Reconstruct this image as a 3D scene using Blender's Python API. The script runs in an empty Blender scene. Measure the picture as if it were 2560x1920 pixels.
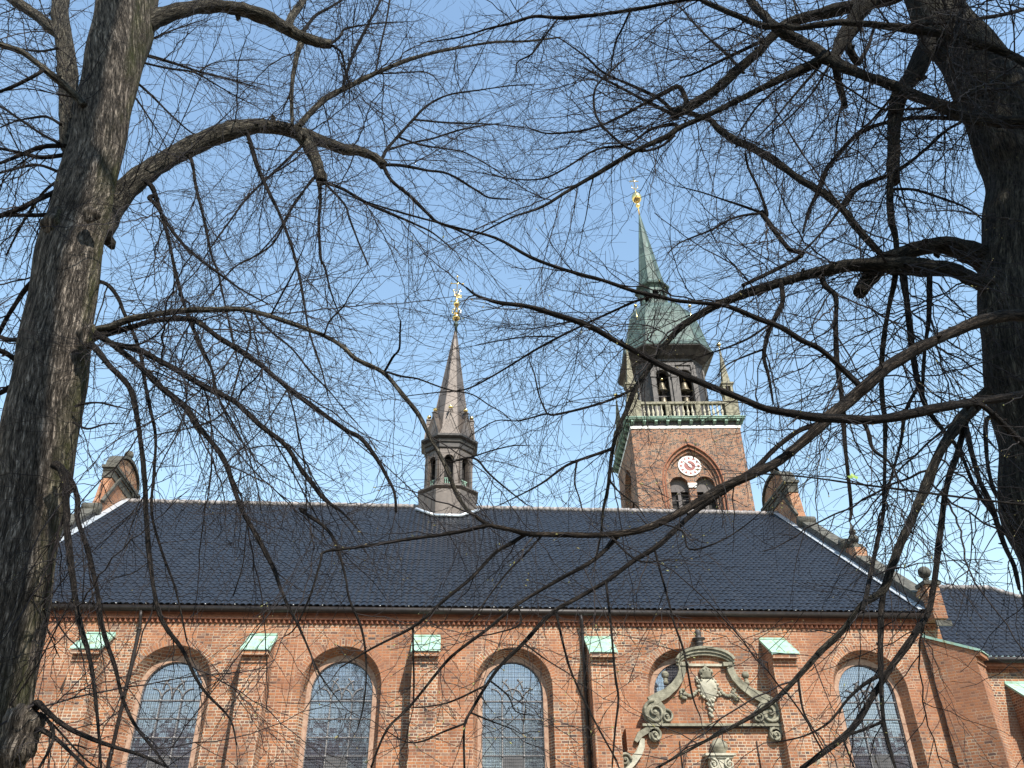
import bpy, bmesh, math, random
import numpy as np
from mathutils import Vector, Matrix
R = math.radians
sc = bpy.context.scene
col = sc.collection

# ------------------------------------------------------------------ camera, sky, sun, exposure
PITCH, ROLL, YAW, FOC = R(32.7), R(-.91), R(4.866), 2080.0
EYE = np.array([0, 0, 1.6])
cy_, sy_, cp_, sp_, cr_, sr_ = math.cos(YAW), math.sin(YAW), math.cos(PITCH), math.sin(PITCH), math.cos(ROLL), math.sin(ROLL)
def ray(x, y):
    X, U = (x - 1280) / FOC, -(y - 960) / FOC
    x1, up = cr_ * X - sr_ * U, sr_ * X + cr_ * U
    y1, z = cp_ - sp_ * up, sp_ + cp_ * up
    return np.array([cy_ * x1 + sy_ * y1, -sy_ * x1 + cy_ * y1, z])
def at(x, y, Y):
    d = ray(x, y)
    return EYE + d * (Y / d[1])
def cam_depth(p):
    x, y, z = p[0], p[1], p[2] - 1.6
    return cp_ * (sy_ * x + cy_ * y) + sp_ * z
fwd = Vector(ray(1280, 960)).normalized()
rgt = (Vector(ray(1380, 960)) - Vector(ray(1280, 960))).normalized()
upv = rgt.cross(fwd)
cam = bpy.data.objects.new('camera', bpy.data.cameras.new('camera'))
col.objects.link(cam)
cam.matrix_world = Matrix.Translation((0, 0, 1.6)) @ Matrix((rgt, upv, -fwd)).transposed().to_4x4()
cam.data.sensor_width = 36.0
cam.data.lens = 36.0 * FOC / 2560
cam.data.clip_start, cam.data.clip_end = .05, 3000
sc.camera = cam

SUN_AZ, SUN_EL = R(21.3), R(46.3)             # azimuth to the right of straight behind the viewer
world = bpy.data.worlds.new('World'); sc.world = world; world.use_nodes = True
wn = world.node_tree
bg = wn.nodes['Background']
sky = wn.nodes.new('ShaderNodeTexSky'); sky.sky_type = 'NISHITA'; sky.sun_disc = False
sky.sun_elevation = SUN_EL; sky.sun_rotation = math.pi - SUN_AZ
sky.altitude = 0; sky.air_density = 2.0; sky.dust_density = 0; sky.ozone_density = 3.0
wn.links.new(sky.outputs[0], bg.inputs[0]); bg.inputs[1].default_value = .15
sun = bpy.data.objects.new('sun', bpy.data.lights.new('sun', 'SUN'))
col.objects.link(sun)
sun.data.energy = 4.9; sun.data.angle = R(.53); sun.data.color = (1, .95, .87)
to_sun = Vector((math.sin(SUN_AZ) * math.cos(SUN_EL), -math.cos(SUN_AZ) * math.cos(SUN_EL), math.sin(SUN_EL)))
sun.rotation_euler = to_sun.to_track_quat('Z', 'Y').to_euler()
sun.location = (10, -30, 40)
sc.view_settings.view_transform = 'Standard'; sc.view_settings.look = 'None'
sc.view_settings.exposure = .74; sc.view_settings.gamma = 1
sc.cycles.max_bounces = 6; sc.cycles.diffuse_bounces = 3; sc.cycles.glossy_bounces = 3

# ------------------------------------------------------------------ mesh helpers
class MB:
    def __init__(s): s.v = []; s.f = []; s.uv = {}; s.sm = []
    def add(s, vs, fs, smooth=False):
        b = len(s.v); s.v += [tuple(map(float, q)) for q in vs]
        for f in fs: s.f.append(tuple(b + i for i in f)); s.sm.append(smooth)
        return b
    def box(s, x0, x1, y0, y1, z0, z1):
        s.add([(x0,y0,z0),(x1,y0,z0),(x1,y1,z0),(x0,y1,z0),(x0,y0,z1),(x1,y0,z1),(x1,y1,z1),(x0,y1,z1)],
              [(0,3,2,1),(4,5,6,7),(0,1,5,4),(1,2,6,5),(2,3,7,6),(3,0,4,7)])
    def hexa(s, p):   # 8 corners: bottom ring then top ring
        s.add(p, [(0,3,2,1),(4,5,6,7),(0,1,5,4),(1,2,6,5),(2,3,7,6),(3,0,4,7)])
    def ext(s, pts, a0, a1, plane='xz'):   # closed polygon extruded along the third axis
        n = len(pts)
        mk = {'xz': lambda p, a: (p[0], a, p[1]), 'yz': lambda p, a: (a, p[0], p[1]), 'xy': lambda p, a: (p[0], p[1], a)}[plane]
        s.add([mk(p, a0) for p in pts] + [mk(p, a1) for p in pts],
              [tuple(range(n))[::-1], tuple(range(n, 2*n))] + [(i, (i+1) % n, n+(i+1) % n, n+i) for i in range(n)])
    def lathe(s, cx, cy, prof, n=16, ph=0.0, smooth=True, sq=None):
        b = []
        for r, z in prof:
            for k in range(n):
                a = ph + 2*math.pi*k/n
                rr = r if sq is None else r*sq[k % len(sq)]
                b.append((cx + rr*math.cos(a), cy + rr*math.sin(a), z))
        fs = []
        for j in range(len(prof)-1):
            for k in range(n):
                fs.append((j*n+k, j*n+(k+1) % n, (j+1)*n+(k+1) % n, (j+1)*n+k))
        fs += [tuple(range(n))[::-1], tuple(range((len(prof)-1)*n, len(prof)*n))]
        s.add(b, fs, smooth)
    def sphere(s, c, r, n=16, m=10, sz=1.0):
        s.lathe(c[0], c[1], [(max(r*math.sin(math.pi*j/m), 1e-4), c[2] - r*sz*math.cos(math.pi*j/m)) for j in range(m+1)], n)
    def tube(s, pts, rad, n=6, smooth=True, cap=True, uv=False, lump=0.0, rnd=None):
        P = [Vector(p) for p in pts]; m = len(P)
        b = len(s.v); t0 = None; u = None; ln = 0.0; vs = []
        for i in range(m):
            t = (P[min(i+1, m-1)] - P[max(i-1, 0)])
            if t.length < 1e-9: t = Vector((0, 0, 1))
            t.normalize()
            if u is None:
                u = t.orthogonal().normalized()
            else:
                u = (u - t*u.dot(t))
                u = u.normalized() if u.length > 1e-6 else t.orthogonal().normalized()
            w = t.cross(u); r = rad[i]
            if i: ln += (P[i]-P[i-1]).length
            for k in range(n):
                a = 2*math.pi*k/n
                q = r
                if lump: q = r*(1 + lump*rnd(k, ln, n))
                vs.append(P[i] + (u*math.cos(a) + w*math.sin(a))*q)
                if uv: s.uv[b + len(vs)-1] = (k/n*2*math.pi*r, ln, 2*math.pi*r if k == 0 else 0)
        fs = [(j*n+k, j*n+(k+1) % n, (j+1)*n+(k+1) % n, (j+1)*n+k) for j in range(m-1) for k in range(n)]
        if cap: fs += [tuple(range(n))[::-1], tuple(range((m-1)*n, m*n))]
        s.add(vs, fs, smooth)
    def build(s, name, mat, parent=None, fix=True, tubeuv=False, **props):
        me = bpy.data.meshes.new(name); me.from_pydata(s.v, [], s.f); me.update()
        if fix:
            bm = bmesh.new(); bm.from_mesh(me); bmesh.ops.recalc_face_normals(bm, faces=bm.faces); bm.to_mesh(me); bm.free()
        nl = len(me.loops); uvl = me.uv_layers.new(name='uv')
        li = np.zeros(nl, np.int32); me.loops.foreach_get('vertex_index', li)
        if s.uv:
            U = np.zeros((len(s.v), 3)); 
            for k, t in s.uv.items(): U[k] = t
            uv = U[li, :2].copy()
            # seam: faces that mix u=0 with the far side
            ls = np.zeros(len(me.polygons), np.int32); lt = np.zeros(len(me.polygons), np.int32)
            me.polygons.foreach_get('loop_start', ls); me.polygons.foreach_get('loop_total', lt)
            for a, t in zip(ls, lt):
                if t == 4:
                    q = uv[a:a+4, 0]; full = U[li[a:a+4], 2]
                    if (q == 0).any() and q.max() > .55*max(full.max(), 1e-9):
                        for k in range(4):
                            if q[k] == 0 and full[k] > 0: uv[a+k, 0] = full[k]
        else:
            co = np.array(s.v)[li]; nr = np.zeros((len(me.polygons), 3), np.float32)
            me.polygons.foreach_get('normal', nr.ravel()) if False else None
            buf = np.zeros(len(me.polygons)*3, np.float32); me.polygons.foreach_get('normal', buf); nr = buf.reshape(-1, 3)
            lt = np.zeros(len(me.polygons), np.int32); me.polygons.foreach_get('loop_total', lt)
            n = np.repeat(nr, lt, axis=0)
            flat = np.abs(n[:, 2]) > .8
            tx, ty = -n[:, 1], n[:, 0]; L = np.hypot(tx, ty) + 1e-9; tx /= L; ty /= L
            sg = np.where(np.abs(tx) > np.abs(ty), np.sign(tx), np.sign(ty)); tx *= sg; ty *= sg
            uv = np.where(flat[:, None], co[:, :2], np.stack([tx*co[:, 0] + ty*co[:, 1], co[:, 2]], 1))
        uvl.data.foreach_set('uv', uv.astype(np.float32).ravel())
        me.polygons.foreach_set('use_smooth', s.sm)
        me.materials.append(mat)
        o = bpy.data.objects.new(name, me); col.objects.link(o)
        if parent is not None:
            o.parent = parent
            o.matrix_parent_inverse = Matrix.Identity(4) if props.pop('local', False) else full_matrix(parent).inverted()
        else: props.pop('local', None)
        for k, v in props.items(): o[k] = v
        return o
def full_matrix(o):
    m = o.matrix_basis.copy()
    if o.parent is not None: m = full_matrix(o.parent) @ o.matrix_parent_inverse @ m
    return m
def thing(name, label, cat, loc=(0,0,0), rz=0.0, group=None):
    o = bpy.data.objects.new(name, None); col.objects.link(o); o.location = loc; o.rotation_euler = (0, 0, rz)
    o.empty_display_size = .3
    o['label'] = label; o['category'] = cat
    if group: o['group'] = group
    return o

# ------------------------------------------------------------------ material helpers
class NT:
    def __init__(s, name):
        s.m = bpy.data.materials.new(name); s.m.use_nodes = True; s.t = s.m.node_tree
        s.p = s.t.nodes['Principled BSDF']
    def n(s, kind, **kw):
        q = s.t.nodes.new('ShaderNode' + kind)
        for k, v in kw.items():
            if k.startswith('i_'): q.inputs[k[2:].replace('_', ' ')].default_value = v
            else: setattr(q, k, v)
        return q
    def l(s, a, b): s.t.links.new(a, b)
    def mix(s, fac, a, b, mode='MIX'):
        q = s.n('MixRGB', blend_type=mode)
        for k, x in enumerate((fac, a, b)):
            if hasattr(x, 'is_output'): s.l(x, q.inputs[k])
            else: q.inputs[k].default_value = x if k == 0 else (*x, 1)[:4]
        return q.outputs[0]
    def ramp(s, fac, stops, interp='LINEAR'):
        q = s.n('ValToRGB'); q.color_ramp.interpolation = interp
        e = q.color_ramp.elements
        while len(e) < len(stops): e.new(.5)
        for k, (p, c) in enumerate(stops):
            e[k].position = p; e[k].color = (*c, 1) if len(c) == 3 else c
        s.l(fac, q.inputs[0]); return q.outputs[0]
    def noise(s, vec, scale, detail=4, rough=.55):
        q = s.n('TexNoise'); q.inputs['Scale'].default_value = scale; q.inputs['Detail'].default_value = detail
        q.inputs['Roughness'].default_value = rough
        if vec is not None: s.l(vec, q.inputs['Vector'])
        return q.outputs[0]
    def scaled(s, vec, sc3):
        q = s.n('Mapping'); q.inputs['Scale'].default_value = sc3; s.l(vec, q.inputs['Vector']); return q.outputs[0]
    def bump(s, h, dist, strength=1.0):
        q = s.n('Bump'); q.inputs['Distance'].default_value = dist; q.inputs['Strength'].default_value = strength
        s.l(h, q.inputs['Height']); s.l(q.outputs[0], s.p.inputs['Normal'])
    def fin(s, color, rough=.8, metal=0.0, spec=.4):
        for x, k in ((color, 'Base Color'), (rough, 'Roughness'), (metal, 'Metallic'), (spec, 'Specular IOR Level')):
            if hasattr(x, 'is_output'): s.l(x, s.p.inputs[k])
            else: s.p.inputs[k].default_value = (*x, 1) if k == 'Base Color' else x
        return s.m
def grey3(v): return (v, v, v)

def brick_mat(name, tones, mortar_a, mortar_b, roww=.095, bw=.27, warm=None, stain=.5):
    t = NT(name); tc = t.n('TexCoord'); uv = tc.outputs['UV']; ob = tc.outputs['Object']
    wob = t.n('TexNoise'); wob.inputs['Scale'].default_value = 6; t.l(uv, wob.inputs['Vector'])
    ad = t.n('VectorMath', operation='MULTIPLY_ADD'); t.l(wob.outputs['Color'], ad.inputs[0])
    ad.inputs[1].default_value = (.02, .014, 0); t.l(uv, ad.inputs[2])
    b = t.n('TexBrick'); t.l(ad.outputs[0], b.inputs['Vector'])
    b.offset = .5; b.squash = .52; b.squash_frequency = 2
    for k, v in (('Color1', (0,0,0,1)), ('Color2', (1,1,1,1)), ('Mortar', (.5,.5,.5,1)), ('Scale', 1.0), ('Mortar Size', .0135),
                 ('Mortar Smooth', .25), ('Bias', 0.0), ('Brick Width', bw), ('Row Height', roww)): b.inputs[k].default_value = v
    big = t.noise(ob, .45, 5, .6); mid = t.noise(ob, 2.2, 4, .6); fine = t.noise(ob, 38, 3, .6)
    ton = t.ramp(b.outputs['Color'], tones)
    c2 = t.mix(.55, ton, t.ramp(fine, [(.3, (.55,.5,.5)), (.7, (1.3,1.3,1.25))]), 'MULTIPLY')
    # mortar: pale repointed patches, elsewhere reddish old lime
    mz = t.ramp(t.mix(.45, big, mid), [(.44, mortar_b), (.56, mortar_a)])
    mm = t.mix(.5, mz, t.ramp(fine, [(.3, (.7,.7,.7)), (.7, (1.2,1.2,1.2))]), 'MULTIPLY')
    c = t.mix(b.outputs['Fac'], c2, mm)
    st = t.ramp(t.noise(ob, .9, 6, .65), [(.32, (1-stain, 1-stain, 1-stain*.92)), (.58, (1, 1, 1))])
    c = t.mix(.7, c, st, 'MULTIPLY')
    if warm is not None:
        c = t.mix(t.ramp(t.noise(ob, .33, 4), [(.46, (0,0,0)), (.62, (.5,.5,.5))]), c, warm)
    inv = t.n('Math', operation='SUBTRACT'); inv.inputs[0].default_value = 1; t.l(b.outputs['Fac'], inv.inputs[1])
    h = t.n('Math', operation='MULTIPLY_ADD'); t.l(fine, h.inputs[0]); h.inputs[1].default_value = .35; t.l(inv.outputs[0], h.inputs[2])
    t.bump(h.outputs[0], .012, .8)
    return t.fin(c, .9, 0, .2)
def plain_mat(name, c1, c2, rough, metal=0.0, scale=3.0, bump=0.0, bscale=20.0, spec=.4, sc3=(1,1,1), lo=.35, hi=.65):
    t = NT(name); ob = t.scaled(t.n('TexCoord').outputs['Object'], sc3)
    c = t.ramp(t.noise(ob, scale, 6, .6), [(lo, c1), (hi, c2)])
    if bump: t.bump(t.noise(ob, bscale, 4), bump, .7)
    return t.fin(c, rough, metal, spec)

MAT = {}
MAT['brick'] = brick_mat('church_brick', [(0, (.075,.055,.05)), (.09, (.17,.09,.065)), (.26, (.25,.108,.060)), (.6, (.325,.138,.070)), (.85, (.39,.165,.072)), (1, (.22,.16,.125))],
                         (.52,.42,.30), (.32,.215,.145), warm=(.35,.15,.078))
MAT['brick_tower'] = brick_mat('tower_brick', [(0, (.045,.033,.035)), (.30, (.10,.06,.053)), (.45, (.235,.105,.062)), (.8, (.31,.135,.072)), (1, (.36,.175,.10))],
                               (.44,.37,.28), (.32,.24,.18), roww=.105, bw=.3, stain=.35)
MAT['brick_plain'] = plain_mat('moulded_brick', (.20,.085,.055), (.34,.14,.08), .9, scale=7, bump=.01, bscale=40, spec=.2)
MAT['ring'] = plain_mat('pale_brick_ring', (.27,.15,.10), (.40,.27,.19), .9, scale=9, bump=.008, spec=.2)
MAT['stone'] = plain_mat('weathered_sandstone', (.115,.105,.075), (.30,.275,.20), .9, scale=4, bump=.02, bscale=25, spec=.2)
MAT['stone_dark'] = plain_mat('sooty_coping_stone', (.05,.047,.04), (.12,.112,.092), .9, scale=4, bump=.02, bscale=25, spec=.2)
MAT['stone_pale'] = plain_mat('pale_sandstone', (.30,.275,.205), (.48,.44,.34), .9, scale=5, bump=.015, bscale=25, spec=.2)
MAT['gutter'] = plain_mat('brown_gutter_metal', (.016,.012,.0105), (.03,.022,.018), .45, .2, scale=5)
MAT['zinc'] = plain_mat('zinc_flashing', (.50,.54,.58), (.72,.76,.80), .35, .5, scale=6)
MAT['lead'] = plain_mat('weathered_lead', (.085,.068,.057), (.14,.115,.098), .5, .35, scale=1.2, bump=.012, bscale=9)
MAT['lead_dark'] = plain_mat('dark_lead', (.032,.028,.026), (.068,.06,.054), .55, .3, scale=2, bump=.01, bscale=9)
MAT['gold'] = plain_mat('gilt', (.85,.60,.22), (.95,.72,.32), .22, 1.0, scale=8)
MAT['white'] = plain_mat('white_paint', (.72,.70,.64), (.82,.80,.76), .6, scale=8)
MAT['dark'] = plain_mat('dark_interior', (.012,.011,.011), (.03,.027,.025), .9, scale=2)
MAT['maroon'] = plain_mat('maroon_paint', (.22,.07,.06), (.30,.10,.08), .6, scale=6)
MAT['louvre'] = plain_mat('grey_weathered_wood', (.075,.064,.06), (.14,.122,.115), .8, scale=3, sc3=(8,8,1))
MAT['iron'] = plain_mat('wrought_iron', (.02,.017,.016), (.05,.04,.035), .6, .4, scale=9)
MAT['leadwork'] = plain_mat('window_leadwork', (.18,.165,.155), (.30,.28,.265), .6, .2, scale=9)
MAT['wire'] = plain_mat('wire_screen', (.05,.048,.05), (.11,.105,.11), .5, .5, scale=9)
MAT['vent'] = plain_mat('grey_vent_glass', (.08,.075,.072), (.13,.12,.115), .5, scale=3)
def copper(name, a, b, c, sc=1.5):
    t = NT(name); ob = t.n('TexCoord').outputs['Object']
    n1 = t.noise(ob, sc, 6, .65); n2 = t.noise(t.scaled(ob, (1, 1, .35)), sc*2.6, 5, .6)
    cc = t.mix(t.ramp(n2, [(.52, (0,0,0)), (.64, (.8,.8,.8))]), t.ramp(n1, [(.35, a), (.65, b)]), c)
    t.bump(n2, .01, .5)
    return t.fin(cc, .6, .1, .3)
MAT['copper'] = copper('verdigris_cap', (.25,.40,.31), (.36,.52,.42), (.25,.24,.12), 2.2)
MAT['copper_roof'] = copper('aged_copper', (.040,.060,.054), (.075,.108,.095), (.115,.175,.148), .9)
MAT['copper_edge'] = copper('verdigris_cornice', (.16,.27,.21), (.30,.43,.34), (.11,.10,.07), 2.2)
# glass: old panes that mirror the sky behind the viewer
t = NT('leaded_glass'); tc = t.n('TexCoord'); uv = tc.outputs['UV']
b = t.n('TexBrick'); t.l(uv, b.inputs['Vector']); b.offset = 0
for k, v in (('Color1', (0,0,0,1)), ('Color2', (1,1,1,1)), ('Mortar', (.5,.5,.5,1)), ('Scale', 1.0), ('Mortar Size', .004), ('Brick Width', .115), ('Row Height', .155)): b.inputs[k].default_value = v
h = t.mix(.5, b.outputs['Color'], t.noise(uv, 9, 3))
vec = t.n('VectorMath', operation='MULTIPLY_ADD')
wn_ = t.n('TexWhiteNoise', noise_dimensions='3D'); sn = t.n('VectorMath', operation='SNAP'); t.l(uv, sn.inputs[0]); sn.inputs[1].default_value = (.115,.155,1); t.l(sn.outputs[0], wn_.inputs['Vector'])
cen = t.n('VectorMath', operation='SUBTRACT'); t.l(wn_.outputs['Color'], cen.inputs[0]); cen.inputs[1].default_value = (.5,.5,.5)
geo = t.n('NewGeometry'); t.l(cen.outputs[0], vec.inputs[0]); vec.inputs[1].default_value = (.022,.022,.022); 
bmp = t.n('Bump'); bmp.inputs['Distance'].default_value = .004; bmp.inputs['Strength'].default_value = .35; t.l(t.noise(uv, 11, 3), bmp.inputs['Height'])
t.l(bmp.outputs[0], vec.inputs[2]); t.l(vec.outputs[0], t.p.inputs['Normal'])
MAT['glass'] = t.fin(t.mix(b.outputs['Fac'], (.35,.365,.43), (.07,.07,.075)), .06, .85, .5)
# glazed pantiles
t = NT('black_glazed_tiles'); ob = t.n('TexCoord').outputs['Object']
c = t.ramp(t.noise(ob, 5, 4), [(.35, (.008,.0085,.011)), (.65, (.014,.015,.019))])
c = t.mix(t.ramp(t.noise(t.scaled(ob, (4.35, .2, .2)), 1.7, 5), [(.5, (0,0,0)), (.75, (.5,.5,.5))]), c, (.026,.026,.028))
MAT['tiles'] = t.fin(c, t.ramp(t.noise(ob, 3, 5), [(.3, grey3(.36)), (.7, grey3(.5))]), 0, .5)
MAT['ridge'] = plain_mat('mortared_ridge_tile', (.10,.09,.09), (.36,.32,.30), .7, scale=7, bump=.01)
# bark
def bark(name, a, b, moss, fur=1.0):
    t = NT(name); tc = t.n('TexCoord'); uv = tc.outputs['UV']; ob = tc.outputs['Object']
    w = t.n('TexNoise'); w.inputs['Scale'].default_value = 3.0; t.l(uv, w.inputs['Vector'])
    ad = t.n('VectorMath', operation='MULTIPLY_ADD'); t.l(w.outputs['Color'], ad.inputs[0]); ad.inputs[1].default_value = (.035,.05,0); t.l(uv, ad.inputs[2])
    st = t.scaled(ad.outputs[0], (1, .10, 1))
    f1 = t.noise(st, 30*fur, 6, .62); f2 = t.noise(st, 120*fur, 4, .6); f3 = t.noise(ob, 1.1, 5, .6)
    hh = t.mix(.35, f1, f2)
    c = t.ramp(hh, [(.40, tuple(x*.22 for x in a)), (.485, a), (.57, b)])
    c = t.mix(.6, c, t.ramp(f3, [(.3, (.55,.53,.5)), (.7, (1.15,1.15,1.1))]), 'MULTIPLY')
    if moss:
        g = t.n('NewGeometry'); sx = t.n('SeparateXYZ'); t.l(g.outputs['Normal'], sx.inputs[0])
        mr = t.n('MapRange'); mr.inputs[1].default_value = .55; mr.inputs[2].default_value = 1.0; t.l(sx.outputs['X'], mr.inputs[0])
        mm = t.n('Math', operation='MULTIPLY'); t.l(mr.outputs[0], mm.inputs[0]); t.l(t.ramp(t.noise(t.scaled(ob, (1,1,.4)), 2.4, 5, .65), [(.42, grey3(0)), (.66, grey3(.85))]), mm.inputs[1])
        c = t.mix(mm.outputs[0], c, (.075,.085,.02))
    t.bump(t.ramp(hh, [(.38, grey3(0)), (.58, grey3(1))]), .05*fur**-.6, 1.0)
    return t.fin(c, .95, 0, .15)
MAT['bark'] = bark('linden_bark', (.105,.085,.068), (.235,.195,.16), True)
MAT['bark_shaded'] = bark('shaded_linden_bark', (.040,.035,.027), (.085,.075,.058), True)  # darker copy of the linden bark: the right trunk's shade is in the colour
MAT['branch'] = bark('branch_bark', (.020,.0165,.0145), (.045,.036,.030), False, 2.5)
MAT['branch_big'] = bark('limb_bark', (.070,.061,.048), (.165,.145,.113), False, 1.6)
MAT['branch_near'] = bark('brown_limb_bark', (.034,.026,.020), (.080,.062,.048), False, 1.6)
MAT['branch_shaded'] = bark('shaded_limb_bark', (.030,.026,.020), (.065,.056,.043), False, 1.6)  # limb bark with the right tree's shade put into the colour
MAT['twig'] = plain_mat('twig_bark', (.014,.0115,.012), (.028,.021,.019), .8, scale=6, spec=.25)
MAT['bud'] = plain_mat('opening_bud', (.12,.08,.045), (.24,.22,.085), .7, scale=30, spec=.3)
MAT['leaf'] = plain_mat('spring_leaf', (.14,.24,.03), (.25,.36,.06), .6, scale=20)

# ------------------------------------------------------------------ ground
g = MB(); g.add([(-1500,-1500,0),(1500,-1500,0),(1500,1500,0),(-1500,1500,0)], [(0,1,2,3)])
g.build('ground', plain_mat('churchyard_gravel', (.10,.09,.075), (.20,.18,.15), .95, scale=1.5, bump=.01, bscale=60), None, kind='structure')

# ------------------------------------------------------------------ shared shapes
def arch_pts(cx, hw, zs, zb, n=18):
    return [(cx-hw, zb)] + [(cx-hw*math.cos(math.pi*k/n), zs+hw*math.sin(math.pi*k/n)) for k in range(n+1)] + [(cx+hw, zb)]
def point_pts(cx, hw, zs, zb, r, n=9):
    top = math.acos((r-hw)/r)
    l = [(cx-hw+r-r*math.cos(top*k/n), zs+r*math.sin(top*k/n)) for k in range(n+1)]
    return [(cx-hw, zb)] + l + [(2*cx-x, z) for x, z in l[::-1][1:]] + [(cx+hw, zb)]
def wall_sheet(mb, y, x0, x1, z0, z1, holes):
    """holes: outlines running left bottom, over the top, right bottom"""
    x = x0
    for h in sorted(holes, key=lambda q: q[0][0]):
        a, b, zb = h[0][0], h[-1][0], h[0][1]
        mb.add([(x,y,z0),(a,y,z0),(a,y,z1),(x,y,z1)], [(0,1,2,3)])
        if zb > z0: mb.add([(a,y,z0),(b,y,z0),(b,y,zb),(a,y,zb)], [(0,1,2,3)])
        for p, q in zip(h[1:-2], h[2:-1]):
            mb.add([(p[0],y,p[1]),(q[0],y,q[1]),(q[0],y,z1),(p[0],y,z1)], [(0,1,2,3)])
        x = b
    mb.add([(x,y,z0),(x1,y,z0),(x1,y,z1),(x,y,z1)], [(0,1,2,3)])
def reveal(mb, h0, y0, h1, y1):
    n = len(h0)
    mb.add([(p[0],y0,p[1]) for p in h0] + [(p[0],y1,p[1]) for p in h1], [(i,i+1,n+i+1,n+i) for i in range(n-1)])
def face_fill(mb, h, y):
    mb.add([(p[0],y,p[1]) for p in h], [tuple(range(len(h)))])

EAVE_Y, EAVE_Z, RIDGE_Y, RIDGE_Z, GL, GR = 29.66, 11.10, 41.0, 20.05, -16.9, 18.03
def roof_z(y): return EAVE_Z + (y-EAVE_Y)*(RIDGE_Z-EAVE_Z)/(RIDGE_Y-EAVE_Y)
def tile_field(x0, x1, y0, z0, y1, z1, pitch=.235, row=.335, hip=None):
    """one field of S-shaped pantiles, each row lapping over the one below"""
    mb = MB(); L = math.hypot(y1-y0, z1-z0); ey, ez = (y1-y0)/L, (z1-z0)/L; ny, nz = -ez, ey
    nr = int(round(L/row)); row = L/nr; S = 8
    rg = random.Random(3)
    for r in range(nr):
        xe = x1 if hip is None else hip(r/nr)
        nc = max(1, int((xe-x0)/pitch)); k = nc*S
        j = [rg.uniform(-.006, .006) for _ in range(nc+1)]
        vs = []
        for lift, s in ((-.03, r*row-.012), (.020, r*row-.010), (.0, (r+1)*row)):
            for i in range(k+1):
                u = (i % S)/S; w = .027*(math.sin(2*math.pi*u-1.1) + .35*math.sin(4*math.pi*u))
                h = w + lift + j[i//S]
                dip = .03*math.sin(math.pi*u) if lift > 0 else 0
                vs.append((x0+i*pitch/S, y0+ey*(s-dip)+ny*h, z0+ez*(s-dip)+nz*h))
        m = k+1
        mb.add(vs[:2*m], [(i, i+1, m+i+1, m+i) for i in range(k)], False)
        mb.add(vs[m:], [(i, i+1, m+i+1, m+i) for i in range(k)], True)
    return mb

# ------------------------------------------------------------------ the church
church = thing('church', 'long red brick church nave with black tiled roof and arched windows', 'church', (0, 30, 0))
WIN = [(-9.24, 1.0), (-3.5, 1.06), (2.44, 1.07), (8.55, 1.06), (15.34, 1.04)]
w = MB()
outer = [arch_pts(cx, 1.37, 8.37, 2.6) for cx, hw in WIN]
wall_sheet(w, 30.0, -17.4, 18.55, 0, 10.70, outer)
for (cx, hw), o in zip(WIN, outer): reveal(w, o, 30.0, arch_pts(cx, hw+.15, 8.31, 2.6), 30.40)
w.add([(-17.4,30,0),(-17.4,52,0),(-17.4,52,10.7),(-17.4,30,10.7)], [(0,1,2,3)])
w.add([(18.55,30,0),(18.55,52,0),(18.55,52,10.7),(18.55,30,10.7)], [(0,1,2,3)])
w.add([(-17.4,52,0),(18.55,52,0),(18.55,52,10.7),(-17.4,52,10.7)], [(0,1,2,3)])
w.build('wall', MAT['brick'], church, fix=False)
for cx, hw in WIN:                            # rings of radial bricks round the window heads, a hair proud of the wall
    vr = MB(); r0, r1 = 1.372, 1.64; n = 28
    for k in range(n):
        a0, a1 = math.pi*k/n, math.pi*(k+1)/n; q = [(r0,a0),(r0,a1),(r1,a1),(r1,a0)]
        b0 = vr.add([(cx-r*math.cos(a), 29.996, 8.37+r*math.sin(a)) for r, a in q], [(0,1,2,3)])
        for j, (r, a) in enumerate(q): vr.uv[b0+j] = (r-r0+.005, a*1.45+cx, 0)
    vr.build('brick_arch', MAT['brick'], church, fix=False)
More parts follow.
